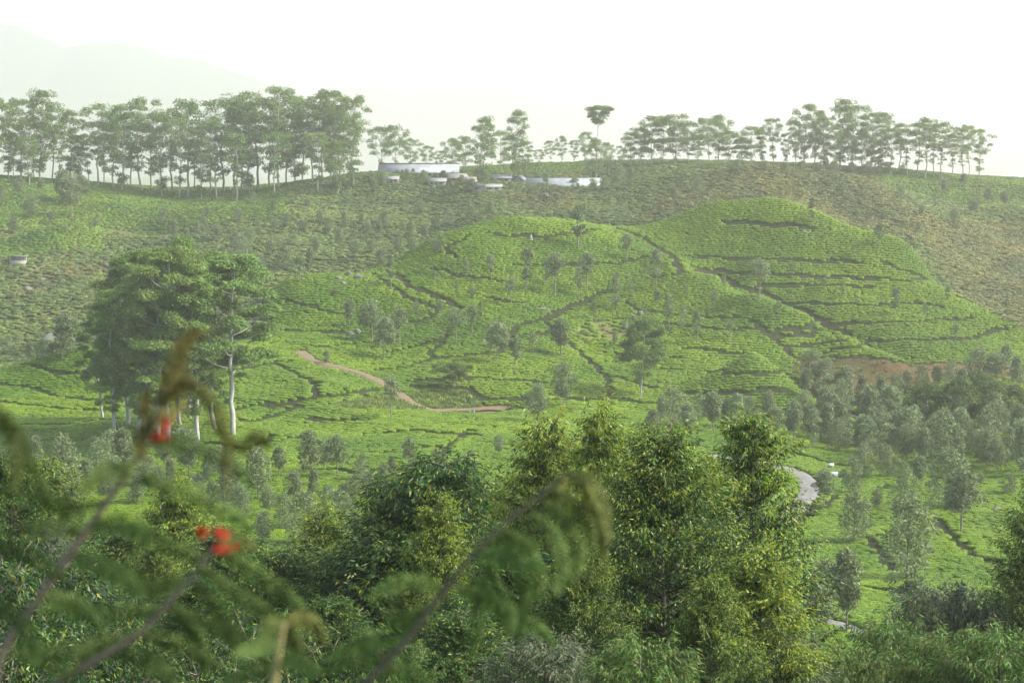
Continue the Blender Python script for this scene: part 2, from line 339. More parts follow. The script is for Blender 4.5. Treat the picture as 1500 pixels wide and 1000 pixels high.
n1 = noise(nt, .9, 6, .7, oc); n2 = noise(nt, .12, 4, .6, oc)
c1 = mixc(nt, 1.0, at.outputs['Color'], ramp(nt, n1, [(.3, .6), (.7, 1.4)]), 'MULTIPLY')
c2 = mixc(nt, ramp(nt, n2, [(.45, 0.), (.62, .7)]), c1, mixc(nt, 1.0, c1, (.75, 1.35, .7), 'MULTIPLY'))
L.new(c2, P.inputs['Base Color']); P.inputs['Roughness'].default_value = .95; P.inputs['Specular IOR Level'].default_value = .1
bp = N.new('ShaderNodeBump'); bp.inputs['Strength'].default_value = .8; bp.inputs['Distance'].default_value = .5; L.new(n1, bp.inputs['Height']); L.new(bp.outputs[0], P.inputs['Normal'])
tag(mb.build('ground', m, smooth=True), kind='structure')
# ---- TEA: thousands of bushes in contour rows, one object of kind stuff per sort
def bush_mesh(name, seed, mat, r=.6, h=.48, flat=.55, nleaf=60, leaf=.13, cols=((.105, .188, .012), (.135, .230, .015), (.074, .142, .010)), bumpy=.07, twig=False):
    g = rng(seed); b = MB(); rings = [(.95, .0), (1.05, .42), (1.03, .82), (.82, .975), (.42, 1.0)]; n = 9; V = []
    for rr, zz in rings:
        a = np.arange(n) / n * 2 * np.pi + g.uniform(0, .2); k = 1 + g.normal(0, bumpy, n)
        V.append(np.c_[r * rr * k * np.cos(a), r * rr * k * np.sin(a), h * zz * (1 + g.normal(0, bumpy * .45, n)) - (.1 if zz == 0 else 0)])
    V = np.concatenate(V + [[(0, 0, h * 1.02)]]); i = np.arange(4)[:, None] * n; j = np.arange(n)[None]; k = (j + 1) % n
    q = np.stack([i + j, i + k, i + n + k, i + n + j], -1).reshape(-1, 4); t = np.stack([36 + j[0], 36 + k[0], np.full(n, 45)], -1)
    cc = np.asarray(cols)[g.integers(0, 3, len(V))] * g.uniform(.8, 1.15, (len(V), 1)); b.add(V, [q, t], cc)
    p = g.uniform(-1, 1, (nleaf * 3, 2)); p = p[(p ** 2).sum(1) < 1][:nleaf]; rad = np.sqrt((p ** 2).sum(1)); P3 = np.c_[p * r * 1.02, h * (1 - .2 * rad ** 4) - .03]
    d = np.c_[p * .9 + g.normal(0, .5, p.shape), g.uniform(.15, 1.0, len(p))]
    b.leaves(P3, d, g.normal(0, 1, (len(p), 3)) + (0, 0, 1.2), leaf * g.uniform(.7, 1.3, len(p)), leaf * .5, np.asarray(cols)[g.integers(0, 3, len(p))] * g.uniform(.9, 1.35, (len(p), 1)))
    return b.mesh(name, mat)
def scatter(name, pts, rot, scl, meshes):
    """one object whose points each carry a bush"""
    coll = bpy.data.collections.new(name + '_kinds')
    for me in meshes: coll.objects.link(bpy.data.objects.new(name + '_kind', me))
    me = bpy.data.meshes.new(name); me.vertices.add(len(pts)); me.vertices.foreach_set('co', np.asarray(pts, np.float32).ravel())
    for nm, arr in (('rot', rot), ('scl', scl)):
        a = me.attributes.new(nm, 'FLOAT_VECTOR', 'POINT'); a.data.foreach_set('vector', np.asarray(arr, np.float32).ravel())
    a = me.attributes.new('var', 'INT', 'POINT'); a.data.foreach_set('value', rng(5).integers(0, len(meshes), len(pts)).astype(np.int32))
    o = bpy.data.objects.new(name, me); scene.collection.objects.link(o)
    ng = bpy.data.node_groups.new(name, 'GeometryNodeTree')
    ng.interface.new_socket('Geometry', in_out='INPUT', socket_type='NodeSocketGeometry'); ng.interface.new_socket('Geometry', in_out='OUTPUT', socket_type='NodeSocketGeometry')
    N, L = ng.nodes, ng.links; gi = N.new('NodeGroupInput'); go = N.new('NodeGroupOutput'); ip = N.new('GeometryNodeInstanceOnPoints'); ci = N.new('GeometryNodeCollectionInfo')
    ci.inputs['Collection'].default_value = coll; ci.inputs['Separate Children'].default_value = True; ci.inputs['Reset Children'].default_value = True
    def na(nm, ty):
        q = N.new('GeometryNodeInputNamedAttribute'); q.data_type = ty; q.inputs['Name'].default_value = nm; return [s for s in q.outputs if s.enabled][0]
    L.new(gi.outputs[0], ip.inputs['Points']); L.new(ci.outputs[0], ip.inputs['Instance']); ip.inputs['Pick Instance'].default_value = True
    L.new(na('var', 'INT'), ip.inputs['Instance Index']); L.new(na('rot', 'FLOAT_VECTOR'), ip.inputs['Rotation']); L.new(na('scl', 'FLOAT_VECTOR'), ip.inputs['Scale']); L.new(ip.outputs[0], go.inputs[0])
    md = o.modifiers.new('scatter', 'NODES'); md.node_group = ng
    return tag(o, kind='stuff')
def rows(y0, y1, rowgap, plantgap, field, seed, flat=False):
    g = rng(seed); st = .36 if rowgap < 1.2 else .5; ys_ = np.arange(y0, y1, st); P = []
    for y in ys_:
        w = y * .29 + 8; x = np.arange(-w, w, st); P.append(np.c_[x, np.full(len(x), y)])
    P = np.concatenate(P) + g.uniform(-st / 2, st / 2, (sum(map(len, P)), 2)); X, Y = P.T
    if flat: r = Y + 7 * np.sin(X / 24 + 1) + .12 * X + 5 * np.sin(Y / 31 + X / 60); gx = np.zeros(len(X)); gy = np.ones(len(X))
    else:
        f = lambda A, B: .6 * B + .4 * np.clip(height(A, B), -60, 5) / field   # rows lean towards the contour lines
        r = f(X, Y); gx = (f(X + .5, Y) - r) / .5; gy = np.maximum((f(X, Y + .5) - r) / .5, .25)
    r = r + .35 * np.sin(X * .25 + Y * .1); q = r / rowgap; row = np.floor(q); d = (.5 - (q - row)) * rowgap
    nn = gx ** 2 + gy ** 2; nn = np.maximum(nn, .1); X = X + gx / nn * d; Y = Y + gy / nn * d
    s = X + 500; key = row.astype(np.int64) * 100003 + np.floor(s / plantgap + np.sin(row * 12.9898) * 43.7).astype(np.int64)
    _, u = np.unique(key, return_index=True); X, Y = X[u], Y[u]
    return X + g.normal(0, .05, len(X)), Y + g.normal(0, .05, len(Y)), np.where(gy[u] < 0, np.arctan2(-gx[u], -gy[u]), np.arctan2(gx[u], gy[u]))
def plant(name, sets, meshes, keep, seed, s0=.88, sv=.07):
    g = rng(seed); X = np.concatenate([a[0] for a in sets]); Y = np.concatenate([a[1] for a in sets]); T = np.concatenate([a[2] for a in sets])
    px, py = project(X, Y, height(X, Y)); k = keep(X, Y, px, py) & ~is_bare(X, Y) & (g.random(len(X)) > .012); X, Y, T = X[k], Y[k], T[k]
    Z = height(X, Y); n = len(X)
    # only what some place near the camera could see
    sc = s0 * g.normal(1, sv, n).clip(.6, 1.35) * (1 + .05 * np.sin(X * .21) * np.sin(Y * .17))
    scatter(name, np.c_[X, Y, Z - .03], np.c_[g.normal(0, .04, n), g.normal(0, .04, n), -T + g.choice([0, np.pi], n) + g.normal(0, .15, n)], np.c_[sc * 1.3, sc * 1.06, sc * g.normal(1, .05, n).clip(.7, 1.3)], meshes)
    print(name, n)
leaf_tea = foliage('tea_leaf', .18, .13, .5, .012, patch=.3); leaf_old = foliage('old_tea_leaf', .15, .45, .6, .04, patch=.3)
tea_m = [bush_mesh('tea_bush', 20 + i, leaf_tea) for i in range(6)]
far_cols = ((.08, .145, .033), (.11, .17, .042), (.088, .10, .040)); far_m = [bush_mesh('far_tea_bush', 40 + i, leaf_old, cols=far_cols, nleaf=20, leaf=.25, bumpy=.2) for i in range(5)]
brown_cols = ((.105, .135, .042), (.145, .130, .052), (.09, .125, .04)); brown_m = [bush_mesh('pruned_tea_bush', 60 + i, leaf_old, cols=brown_cols, nleaf=26, leaf=.3, bumpy=.28) for i in range(5)]
def is_back(X, Y, px, py): return (Y > 468) | ((px > 1330) & (Y > 452)) | ((px < 400) & (Y > 380)) | ((px < 480) & (Y > 425))
def is_brown(X, Y, px, py): return ((Y > 505) & (Y < 635) & inpoly(px, py, BROWN_HILL)) | ((Y > 405) & (Y < 600) & inpoly(px, py, SCRUB)) | ((Y > 540) & inpoly(px, py, SLASH)) | ((Y > 430) & (Y < 560) & inpoly(px, py, SCREE) & (rng(2).random(len(X)) < .45))
def is_open(X, Y, px, py):
    return ~(((Y > 320) & (Y < 405) & inpoly(px, py, RED_BANK)) | ((Y > 300) & (Y < 350) & (inpoly(px, py, DIRT_PATCH) | inpoly(px, py, ISLAND))))
def keep_tea(X, Y, px, py): return ~is_back(X, Y, px, py) & is_open(X, Y, px, py) & ~((Y > 330) & (Y < 440) & inpoly(px, py, PLOT) & (rng(1).random(len(X)) < .7)) & (px > -150) & (px < 1650)
lower = rows(146, 330, 1.02, .72, None, 3, flat=True); hill = rows(330, 470, 1.0, .74, .36, 4); back = rows(380, 700, 1.45, 1.15, .22, 6)
plant('tea_bushes', [lower, hill], tea_m, keep_tea, 1)
def bright_far(X, Y, px, py): return ((Y > 575) & (px < 420)) | ((px > 1290) & (Y > 600)) | ((np.abs(Y - 528 + (px - 50) * -.1) < 9) & (px < 150)) | ((px > 600) & (px < 860) & (Y > 660))
plant('tea_bushes', [back], [bush_mesh('tea_bush', 80 + i, leaf_old, cols=((.09, .165, .022), (.115, .195, .028), (.07, .125, .022)), nleaf=20, leaf=.25) for i in range(4)], lambda X, Y, px, py: is_back(X, Y, px, py) & is_open(X, Y, px, py) & ~is_brown(X, Y, px, py) & bright_far(X, Y, px, py) & (px > -150) & (px < 1650), 2, 1.12, .1)
plant('overgrown_tea_bushes', [back], far_m, lambda X, Y, px, py: is_back(X, Y, px, py) & is_open(X, Y, px, py) & ~is_brown(X, Y, px, py) & ~bright_far(X, Y, px, py) & (px > -150) & (px < 1650) & ~((Y > 430) & (Y < 560) & inpoly(px, py, SCREE)), 7, 1.1, .2)
plant('pruned_tea_bushes', [back], brown_m, lambda X, Y, px, py: is_brown(X, Y, px, py) & (px > -150) & (px < 1650), 8, 1.15, .28)
# ---- TREES: trunk and limbs in one mesh, leaf blades in another
bark_m = bark('pale_bark'); leaf_gum = foliage('gum_leaf', .28, .25, .5, .02); leaf_oak = foliage('silver_oak_leaf', .25, .3, .5, .02, .15); leaf_young = foliage('young_gum_leaf', .42, .15, .4, .01, .35)
leaf_feather = foliage('feathery_leaf', .35, .2, .6, .02)
def unit(v): return v / (np.linalg.norm(v, axis=-1, keepdims=True) + 1e-9)
def clump(b, g, c, r, n, L, W, cols, flat=.6, lo=-.35, droop=.5):
    """leaves gathered on the upper shell of one rounded clump, thinning inwards"""
    d = unit(g.normal(0, 1, (n * 2, 3))); d = d[d[:, 2] > lo][:n]; n = len(d)
    bump = 1 + .22 * np.sin(d[:, 0] * 4 + c[0] * 3) * np.sin(d[:, 1] * 5 + c[1] * 3)
    p = np.asarray(c) + d * (r * bump * g.uniform(.35, 1.0, n) ** .5)[:, None] * (1, 1, flat)
    ax = d * .8 + g.normal(0, .6, (n, 3)) - np.array([0, 0, droop]); k = g.integers(0, len(cols), n)
    b.leaves(p, ax, d * 1.3 + g.normal(0, .5, (n, 3)) + (0, 0, .3), L * g.uniform(.6, 1.3, n), W * g.uniform(.7, 1.2, n), np.asarray(cols)[k] * g.uniform(.75, 1.2, (n, 1)) * g.normal(1, .08))
def limb(g, a, e, n=6, sag=.1):
    t = np.linspace(0, 1, n)[:, None]; p = a + (e - a) * t; L = np.linalg.norm(e - a)
    p = p + np.sin(t * np.pi) * np.array([0, 0, -sag * L]) + np.sin(t * np.pi * 2 + g.uniform(0, 6)) * g.normal(0, .03 * L, 3) * t; return p
GUM = ((.085, .145, .036), (.110, .175, .042), (.070, .125, .034), (.130, .185, .050))
def gum_tree(seed, h=25., spread=4.5, bare=.5, nl=16, clumps=2, nleaf=80, L=.45, W=.2, cr=1.7, flat=.55, top='umbrella', lean=0, tufts=5, tone=1.0, white=(.36, .35, .31)):
    g = rng(seed); t = MB(); c = MB(); cols = np.array(GUM) * tone
    z = np.linspace(-.6, h * .93, 14); wob = np.cumsum(g.normal(0, .012 * h, (14, 2)), 0) * .5 + np.linspace(0, 1, 14)[:, None] * np.array([lean, 0]) ; wob -= wob[0]
    axis_ = np.c_[wob, z]; rad = .0108 * h * (1 - np.linspace(0, 1, 14)) ** .8 + .03
    t.tube(axis_, rad, 8, np.array([white]) * np.linspace(.8, 1.05, 14)[:, None])
    def at(f): return np.array([np.interp(f * h, z, axis_[:, 0]), np.interp(f * h, z, axis_[:, 1]), f * h])
    az = g.uniform(0, 6.28)
    for i in range(nl):
        f = (i + g.uniform(.2, .8)) / nl; az += 2.4 + g.normal(0, .3)
        if top == 'umbrella': r = spread * (.45 + .65 * f ** .5) * g.uniform(.65, 1.12); zt = h * min(.97, bare + (1.0 - bare) * (f ** .8) + g.normal(0, .03)) - .10 * r * (1.2 - f); za = zt - r * g.uniform(.7, 1.0)
        else: r = spread * math.sin(math.pi * (.22 + .70 * f)) ** .7 * g.uniform(.65, 1.1); zt = h * (bare + (.99 - bare) * f); za = zt - r * g.uniform(.45, .8)
        if f > .9: r *= .55
        a = at(np.clip(za / h, .25, .92)); e = np.array([a[0] + r * math.cos(az), a[1] + r * math.sin(az), zt])
        t.tube(limb(g, a, e, 6, .12), np.linspace(.0042 * h, .0012 * h, 6), 5, np.asarray(white) * .8)
        for k in range(clumps):
            q = e + g.normal(0, 1, 3) * np.array([.42, .42, .18]) * cr * (1.35 if k else .3)
            if k: t.tube(limb(g, a + (e - a) * .6, q, 4, .1), np.linspace(.0022 * h, .0009 * h, 4), 4, np.asarray(white) * .75)
            clump(c, g, q, cr * g.uniform(.65, 1.15), int(nleaf * g.uniform(.6, 1.2)), L, W, cols, flat)
    for i in range(3):
        q = at(.93) + g.normal(0, 1, 3) * np.array([.6, .6, .1]) * cr; q[2] = h * .985 - cr * flat * .6; clump(c, g, q, cr * 1.05, nleaf, L, W, cols, flat)
    for i in range(tufts):
        f = g.uniform(bare * .45, bare); a = at(f); q = a + np.array([math.cos(i * 2.1), math.sin(i * 2.1), .5]) * g.uniform(.5, 1.6); t.tube(limb(g, a, q, 3), [.06, .04, .02], 4, np.asarray(white) * .7)
        clump(c, g, q, cr * g.uniform(.4, .75), nleaf // 2, L, W, cols, .7)
    return t, c
OAK = ((.175, .235, .105), (.145, .200, .085), (.220, .270, .150), (.120, .170, .072))
def oak_tree(seed, h=9., bare=.3, w=2.2, ncl=22, nleaf=125, L=.44, W=.21, shape='oval', tiers=False, lean=.3, tone=1.0):
    g = rng(seed); t = MB(); c = MB(); cols = np.array(OAK) * tone; z = np.linspace(-.4, h * .93, 10); x = np.sin(np.linspace(0, 1, 10) * 3 + g.uniform(0, 6)) * .02 * h + np.linspace(0, lean, 10) * g.uniform(-1, 1); x -= x[0]
    ax = np.c_[x, x * g.uniform(-1, 1), z]; t.tube(ax, .013 * h * (1 - np.linspace(0, 1, 10)) ** .7 + .02, 7, (.17, .155, .13))
    def at(zz): return np.array([np.interp(zz, z, ax[:, 0]), np.interp(zz, z, ax[:, 1]), zz])
    az = g.uniform(0, 6.28)
    for i in range(ncl):
        f = (i + .5) / ncl; az += 2.4 + g.normal(0, .4); zz = h * (bare + (1 - bare) * f) - .35
        prof = math.sin(math.pi * (.13 + .76 * f)) if shape == 'oval' else (1.05 - .85 * f if shape == 'cone' else math.sin(math.pi * min(1, .32 + .58 * f)))
        if tiers and .30 < f < .5: continue
        r = w * prof * g.uniform(.45, 1.2); a = at(max(zz - r * .5, h * bare * .7)); e = at(zz) + np.array([math.cos(az), math.sin(az), 0]) * r * .8
        t.tube(limb(g, a, e, 4), np.linspace(.005 * h + .01, .015, 4), 4, (.15, .14, .115))
        clump(c, g, e, w * g.uniform(.28, .50), int(nleaf * g.uniform(.7, 1.3)), L, W, cols, .85, -.6, .0)
    clump(c, g, at(h * .95), w * .35, nleaf // 2, L, W, cols, 1.1, -.6, -.4)
    return t, c
def young_gum(seed, h=12., R0=2.6, nb=64, per=190, L=.21, W=.05, base=.12, power=.85, yellow=.5, side=.0, tip=(.26, .33, .034), dark=((.022, .063, .019), (.031, .084, .022), (.018, .052, .018), (.048, .112, .027))):
    """young gum: leader, rising branches and long hanging leaves, yellow new growth at the outer tips, sunlit flank painted into the leaf colour"""
    g = rng(seed); t = MB(); c = MB(); z = np.linspace(-.5, h * .97, 12); wob = np.cumsum(g.normal(0, .05, (12, 2)), 0); wob -= wob[0]; ax = np.c_[wob, z]
    t.tube(ax, .011 * h * (1 - np.linspace(0, 1, 12)) + .015, 8, (.13, .105, .08)); az = g.uniform(0, 6.28); dk = np.array(dark); tipc = np.array([tip, (tip[0] * .55, tip[1] * .85, tip[2]), (tip[0] * 1.05, tip[1] * .86, tip[2])])
    for i in range(nb):
        f = ((i + g.uniform(0, 1)) / nb) ** .85; az += 2.4 + g.normal(0, .25); zz = h * (base + (1 - base) * f); r = R0 * (math.sin(math.pi * min(1., .56 * (1 - f) + .03)) ** power) * (1 if f > .25 else .8 + .8 * f) * g.uniform(.72, 1.12)
        zz0 = max(.5, zz - r * .75); a = np.array([np.interp(zz0, z, ax[:, 0]), np.interp(zz0, z, ax[:, 1]), zz0]); e = a + np.array([math.cos(az) * r, math.sin(az) * r, zz - zz0 + g.normal(0, .15)])
        pth = limb(g, a, e, 7, .06); t.tube(pth, np.linspace(.028, .006, 7), 4, (.14, .11, .08))
        n = int(per * (.35 + .75 * r / R0)); s = g.uniform(.22, 1.06, n) ** .8; k = np.clip(s * 6, 0, 5.999).astype(int); p = pth[k] + (pth[k + 1] - pth[k]) * (s * 6 - k)[:, None]
        tw = g.integers(0, 9, n); tv = unit(g.normal(0, 1, (9, 3)))[tw]; p = p + tv * (g.uniform(0, .55, n) * (.35 + .25 * R0))[:, None] * (1, 1, .8)
        out = np.array([math.cos(az), math.sin(az), 0]); d = out * .35 + tv * .45 + g.normal(0, .38, (n, 3)) + np.array([0, 0, -.62])
        w = np.clip(f * 2.2 - 1.0, 0, 1) * yellow * 1.5 + side * max(0, math.cos(az - .3)) * g.uniform(.3, 1); young = g.random(n) < np.clip((s - .35) * 1.5 * w + .02, 0, .92)  # besides new growth, flank facing the sun is yellowed: sunlight put into leaf colour
        col = np.where(young[:, None], tipc[g.integers(0, 3, n)], dk[g.integers(0, 4, n)]) * g.uniform(.7, 1.25, (n, 1)) * g.normal(1, .1)
        c.leaves(p, d, g.normal(0, 1, (n, 3)), L * g.uniform(.6, 1.25, n), W * g.uniform(.7, 1.25, n), col)
    return t, c
def make_tree(kind, name, mats, **kw):
    t, c = kind(**kw); return t.mesh('trunk', mats[0], True), c.mesh('crown', mats[1])
PLACED = []
def place(name, proto, h0, px, h=None, base=None, top=None, d=None, label='', cat='tree', group=None, rz=None, wide=1.0, seed=None):
    """stand a tree on the ground: either where its foot shows (base) or at a distance d; its height from the row its top reaches"""
    if d is None:
        q = hit(px, base, 30)
        if q is None: return None
        X, Y, Z = q
    else:
        rx, rz_ = ray(px, 640); X, Y = rx * d, d; Z = float(height(np.array([X]), np.array([Y]))[0])
    if h is None:
        rt = ray(px, top); h = rt[1] * Y - Z
    h = max(h, .9); s = h / h0; g = random.Random(int(px * 31 + (base or d) * 17))
    r = empty(name, (X, Y, Z), g.uniform(0, 6.28) if rz is None else rz, (s * wide, s * wide, s))
    link_mesh('trunk', proto[0], r); link_mesh('crown', proto[1], r)
    tag(r, label, cat, group); PLACED.append((px, r)); return r
ORD = 'first second third fourth fifth sixth seventh eighth ninth tenth eleventh twelfth thirteenth fourteenth fifteenth sixteenth seventeenth eighteenth nineteenth twentieth'.split()
def number(items, text, total=None):
    """labels by order across the view, counted within one small named stand"""
    items = sorted([i for i in items if i is not None], key=lambda o: o.location.x / o.location.y)
    for k, o in enumerate(items):
        w = (ORD[k] if k < 20 else str(k + 1) + 'th') + ' from the left'
        if k == 0 and len(items) > 1: w = 'leftmost'
        elif k == len(items) - 1 and len(items) > 2: w = 'rightmost'
        o['label'] = text.format(w)
# far ridge
ridge = [make_tree(gum_tree, '', (bark_m, leaf_gum), seed=100 + i, h=26., lean=[.6, -.9, 1.4, 0, -.5, 1.9, .3, -1.3, .8][i], spread=sp, bare=ba, nl=nl, clumps=2, tone=1.3, nleaf=105, L=.56, W=.31, cr=cr * 1.1, flat=.78, tufts=tf + 3) for i, (sp, ba, nl, cr, tf) in enumerate(
    [(4.6, .40, 20, 1.5, 9), (3.4, .30, 24, 1.35, 12), (5.2, .52, 17, 1.6, 8), (3.2, .24, 26, 1.45, 12), (4.8, .34, 24, 1.5, 12), (4.0, .56, 14, 1.5, 8), (3.8, .20, 28, 1.4, 10), (5.6, .44, 20, 1.45, 10), (2.8, .5, 13, 1.3, 9)])]
wide_gum = [make_tree(gum_tree, '', (bark_m, leaf_gum), seed=120 + i, h=20., spread=sp, bare=ba, nl=20, clumps=3, nleaf=92, L=.56, W=.31, cr=1.8, tufts=4, tone=1.3, flat=.7) for i, (sp, ba) in enumerate([(7.0, .42), (6.2, .3), (5.2, .25)])]
def stand(pts, protos, text, group, seed, h0=26., wide=1.0):
    g = random.Random(seed); out = []
    for k, (px, d, top) in enumerate(pts): top += g.uniform(-6, 9); out.append(place('eucalyptus_tree', protos[g.randrange(len(protos))], h0, px, d=d, top=top, group=group, cat='tree', wide=wide * g.uniform(.88, 1.15)))
    number(out, text); return out
GR = 'eucalyptus trees along the far ridge'
stand([(-12, 650, 150), (2, 640, 143), (22, 655, 172), (40, 660, 152), (52, 640, 196), (68, 650, 136), (84, 665, 162), (97, 652, 186), (110, 660, 156), (30, 668, 190), (58, 672, 172), (122, 668, 200)], ridge, 'eucalyptus {} in the cluster at the left ridge end', GR, 1)
stand([(138, 672, 188), (150, 660, 153), (160, 675, 175), (172, 665, 168), (186, 650, 172), (200, 672, 158), (214, 655, 143), (228, 668, 160), (243, 650, 163), (257, 660, 152), (268, 645, 178), (279, 650, 149), (292, 662, 176), (300, 640, 200)], ridge, 'pale-trunked eucalyptus {} in the open middle of the left ridge stand', GR, 2)
stand([(312, 655, 182), (322, 640, 168), (333, 662, 152), (346, 648, 144), (358, 660, 158), (370, 645, 150), (384, 655, 140), (398, 662, 146), (412, 640, 133), (424, 655, 147), (436, 645, 163), (447, 660, 143), (460, 640, 150), (474, 655, 141), (488, 640, 136), (502, 650, 148), (514, 636, 143), (520, 625, 172), (468, 622, 190), (405, 630, 185), (350, 632, 196), (497, 618, 205)], ridge, 'eucalyptus {} in the densest ridge group before the higher shed', GR, 3)
stand([(562, 690, 190), (582, 680, 184), (604, 685, 203), (626, 690, 209), (645, 695, 222)], wide_gum, 'airy eucalyptus {} of those behind the higher shed', GR, 4, 20., .8)
stand([(664, 660, 200), (682, 665, 196), (735, 660, 190), (790, 690, 222)], wide_gum, 'broad eucalyptus {} of those just behind the shed gap', GR, 5, 20.)
stand([(712, 606, 167), (757, 640, 165), (772, 630, 205)], [ridge[3], ridge[1]], 'tall leafy eucalyptus {} of three between the two sheds', GR, 6)
stand([(806, 700, 208), (822, 705, 205), (840, 700, 203), (856, 690, 198)], wide_gum, 'low wide eucalyptus {} on the rise behind the lower shed', GR, 7, 20., .8)
tall_p = make_tree(gum_tree, '', (bark_m, leaf_gum), seed=137, h=28., spread=4.2, bare=.76, nl=12, clumps=2, nleaf=130, L=.65, W=.36, cr=1.8, tufts=3)
place('eucalyptus_tree', tall_p, 28., 871, d=640, top=155, label='tallest slender eucalyptus with a small umbrella top above the lower shed', group=GR)
stand([(872, 640, 198), (890, 650, 210), (908, 655, 212), (922, 660, 192)], [ridge[4], wide_gum[2]], 'eucalyptus {} in the clump right of the lower shed', GR, 8, 23.)
stand([(935, 665, 186), (952, 660, 174), (968, 668, 170), (986, 660, 166), (1004, 665, 176), (1018, 655, 196), (1034, 660, 178), (1048, 668, 168), (1064, 660, 188)], wide_gum, 'spreading eucalyptus {} in the broad-crowned mid ridge group', GR, 9, 20.)
stand([(1082, 665, 192), (1096, 660, 180), (1112, 668, 186), (1128, 660, 178), (1146, 665, 192), (1160, 672, 176), (1172, 660, 163), (1188, 668, 165), (1200, 660, 172), (1214, 655, 188), (1226, 664, 157), (1242, 660, 164), (1256, 668, 182), (1270, 660, 178), (1282, 665, 176), (1296, 660, 196)], [ridge[0], ridge[3], ridge[4], wide_gum[2]], 'eucalyptus {} in the dense ridge group above the brown hill', GR, 10, 24.)
stand([(1308, 668, 181), (1322, 660, 183), (1336, 672, 178), (1347, 660, 173), (1360, 668, 186), (1372, 660, 178), (1388, 668, 194), (1402, 660, 184), (1412, 670, 181), (1425, 662, 195)], [ridge[0], ridge[2], ridge[5]], 'eucalyptus {} in the last group at the right ridge end', GR, 11)
# left cluster of tall gums
clus = [make_tree(gum_tree, '', (bark_m, leaf_gum), seed=140 + i, h=28., spread=sp, bare=ba, nl=nl, clumps=4, nleaf=420, L=.31, W=.165, cr=1.2, flat=.75, tufts=tf, top='full', tone=1.5, white=(.42, .43, .40)) for i, (sp, ba, nl, tf) in enumerate([(4.0, .36, 24, 9), (3.3, .28, 26, 10), (4.6, .40, 24, 6), (3.7, .26, 28, 8)])]
cl = []
for k, (px, b_, t_, v) in enumerate([(150, 615, 452, 3), (168, 634, 425, 1), (187, 625, 378, 0), (203, 640, 366, 3), (213, 652, 428, 1), (232, 657, 425, 1), (247, 652, 362, 2), (265, 625, 350, 0), (278, 615, 366, 3), (290, 648, 378, 1), (317, 632, 371, 0), (341, 640, 374, 2)]):
    cl.append(place('eucalyptus_tree', clus[v], 28., px, base=b_, top=t_, group='tall eucalyptus trees of the left clump', wide=[1.1, 1.0, 1.15][k % 3] * (1.25 if k > 9 else 1)))
number(cl, 'white-trunked eucalyptus {} in the dark clump on the left knoll')
# silver oaks on the tea hills
oak = [make_tree(oak_tree, '', (bark_m, leaf_oak), seed=200 + i, **kw) for i, kw in enumerate([dict(bare=.3, w=2.3), dict(bare=.38, w=1.7, shape='oval'), dict(bare=.25, w=2.0, shape='cone'), dict(bare=.42, w=2.0, shape='dome'), dict(bare=.22, w=1.5, tiers=True, ncl=13), dict(bare=.18, w=2.7, shape='dome', ncl=18)])]
thin = [make_tree(oak_tree, '', (bark_m, leaf_oak), seed=220 + i, **kw) for i, kw in enumerate([dict(bare=.52, w=1.5, ncl=10), dict(bare=.35, w=1.1, tiers=True, ncl=12, nleaf=130), dict(bare=.58, w=1.8, ncl=9, shape='dome'), dict(bare=.42, w=1.3, ncl=10, nleaf=130)])]
def oaks(s, protos, text, group, seed=0, wide=1.0, h0=9.):
    g = random.Random(seed); out = []
    for t in s.split():
        a, b_, t_ = map(float, t.split(',')); out.append(place('silver_oak_tree', protos[g.randrange(len(protos))], h0, a, base=b_, top=t_, group=group, wide=wide * g.uniform(.85, 1.2)))
    number(out, text); return out
GH = 'silver oaks on the central tea hills'
oaks('573,420,373 440,415,372 682,407,380 720,412,373 770,430,363 812,435,370 848,438,392 860,430,370 749,447,408 847,365,300 918,383,343 692,453,420', thin + [oak[1]], 'slim silver oak {} on the rounded middle hilltop', GH, 1, 1.15)
oaks('511,480,438 545,500,442 562,527,465 585,510,452 667,505,453 691,493,448 727,533,473 755,550,495 822,523,467 491,435,420', [oak[1], thin[2], oak[3], thin[0]], 'silver oak {} on the slope above the curving dirt road', GH, 2, 1.15)
oaks('960,425,365 943,407,385 902,457,405 925,437,410 963,453,425 980,485,430 985,435,415 1005,437,418 1000,483,447 1020,505,453 900,510,485', thin + [oak[4]], 'silver oak {} around the rocky patch of the middle hill', GH, 3, 1.1)
oaks('825,597,533 573,617,553 788,623,563 478,535,513 775,602,575', [oak[0], oak[3], thin[2]], 'grey-green silver oak {} along the foot of the middle hill', GH, 4, 1.1)
oaks('1112,442,380 1207,428,407 1310,464,422 1190,330,290 1287,363,327 1257,327,305 1474,467,440 1388,442,420', thin, 'thin silver oak {} on the big terraced hill', GH, 5, 1.2)
gum_hill = make_tree(gum_tree, '', (bark_m, leaf_gum), seed=160, h=15., spread=3.6, bare=.42, nl=22, clumps=3, nleaf=220, L=.38, W=.2, cr=1.2, flat=.7, tufts=6, top='full')
place('eucalyptus_tree', gum_hill, 15., 940, base=583, top=468, label='lone round-crowned eucalyptus with pale trunk at the foot of the tea hills')
flat_p = make_tree(gum_tree, '', (bark_m, leaf_oak), seed=161, h=6.5, spread=4.2, bare=.62, nl=16, clumps=3, nleaf=200, L=.34, W=.14, cr=1.1, flat=.5, tufts=0, white=(.2, .18, .15))
place('acacia_tree', flat_p, 6.5, 664, base=574, top=533, label='low flat-topped acacia spreading beside the dirt road hollow')
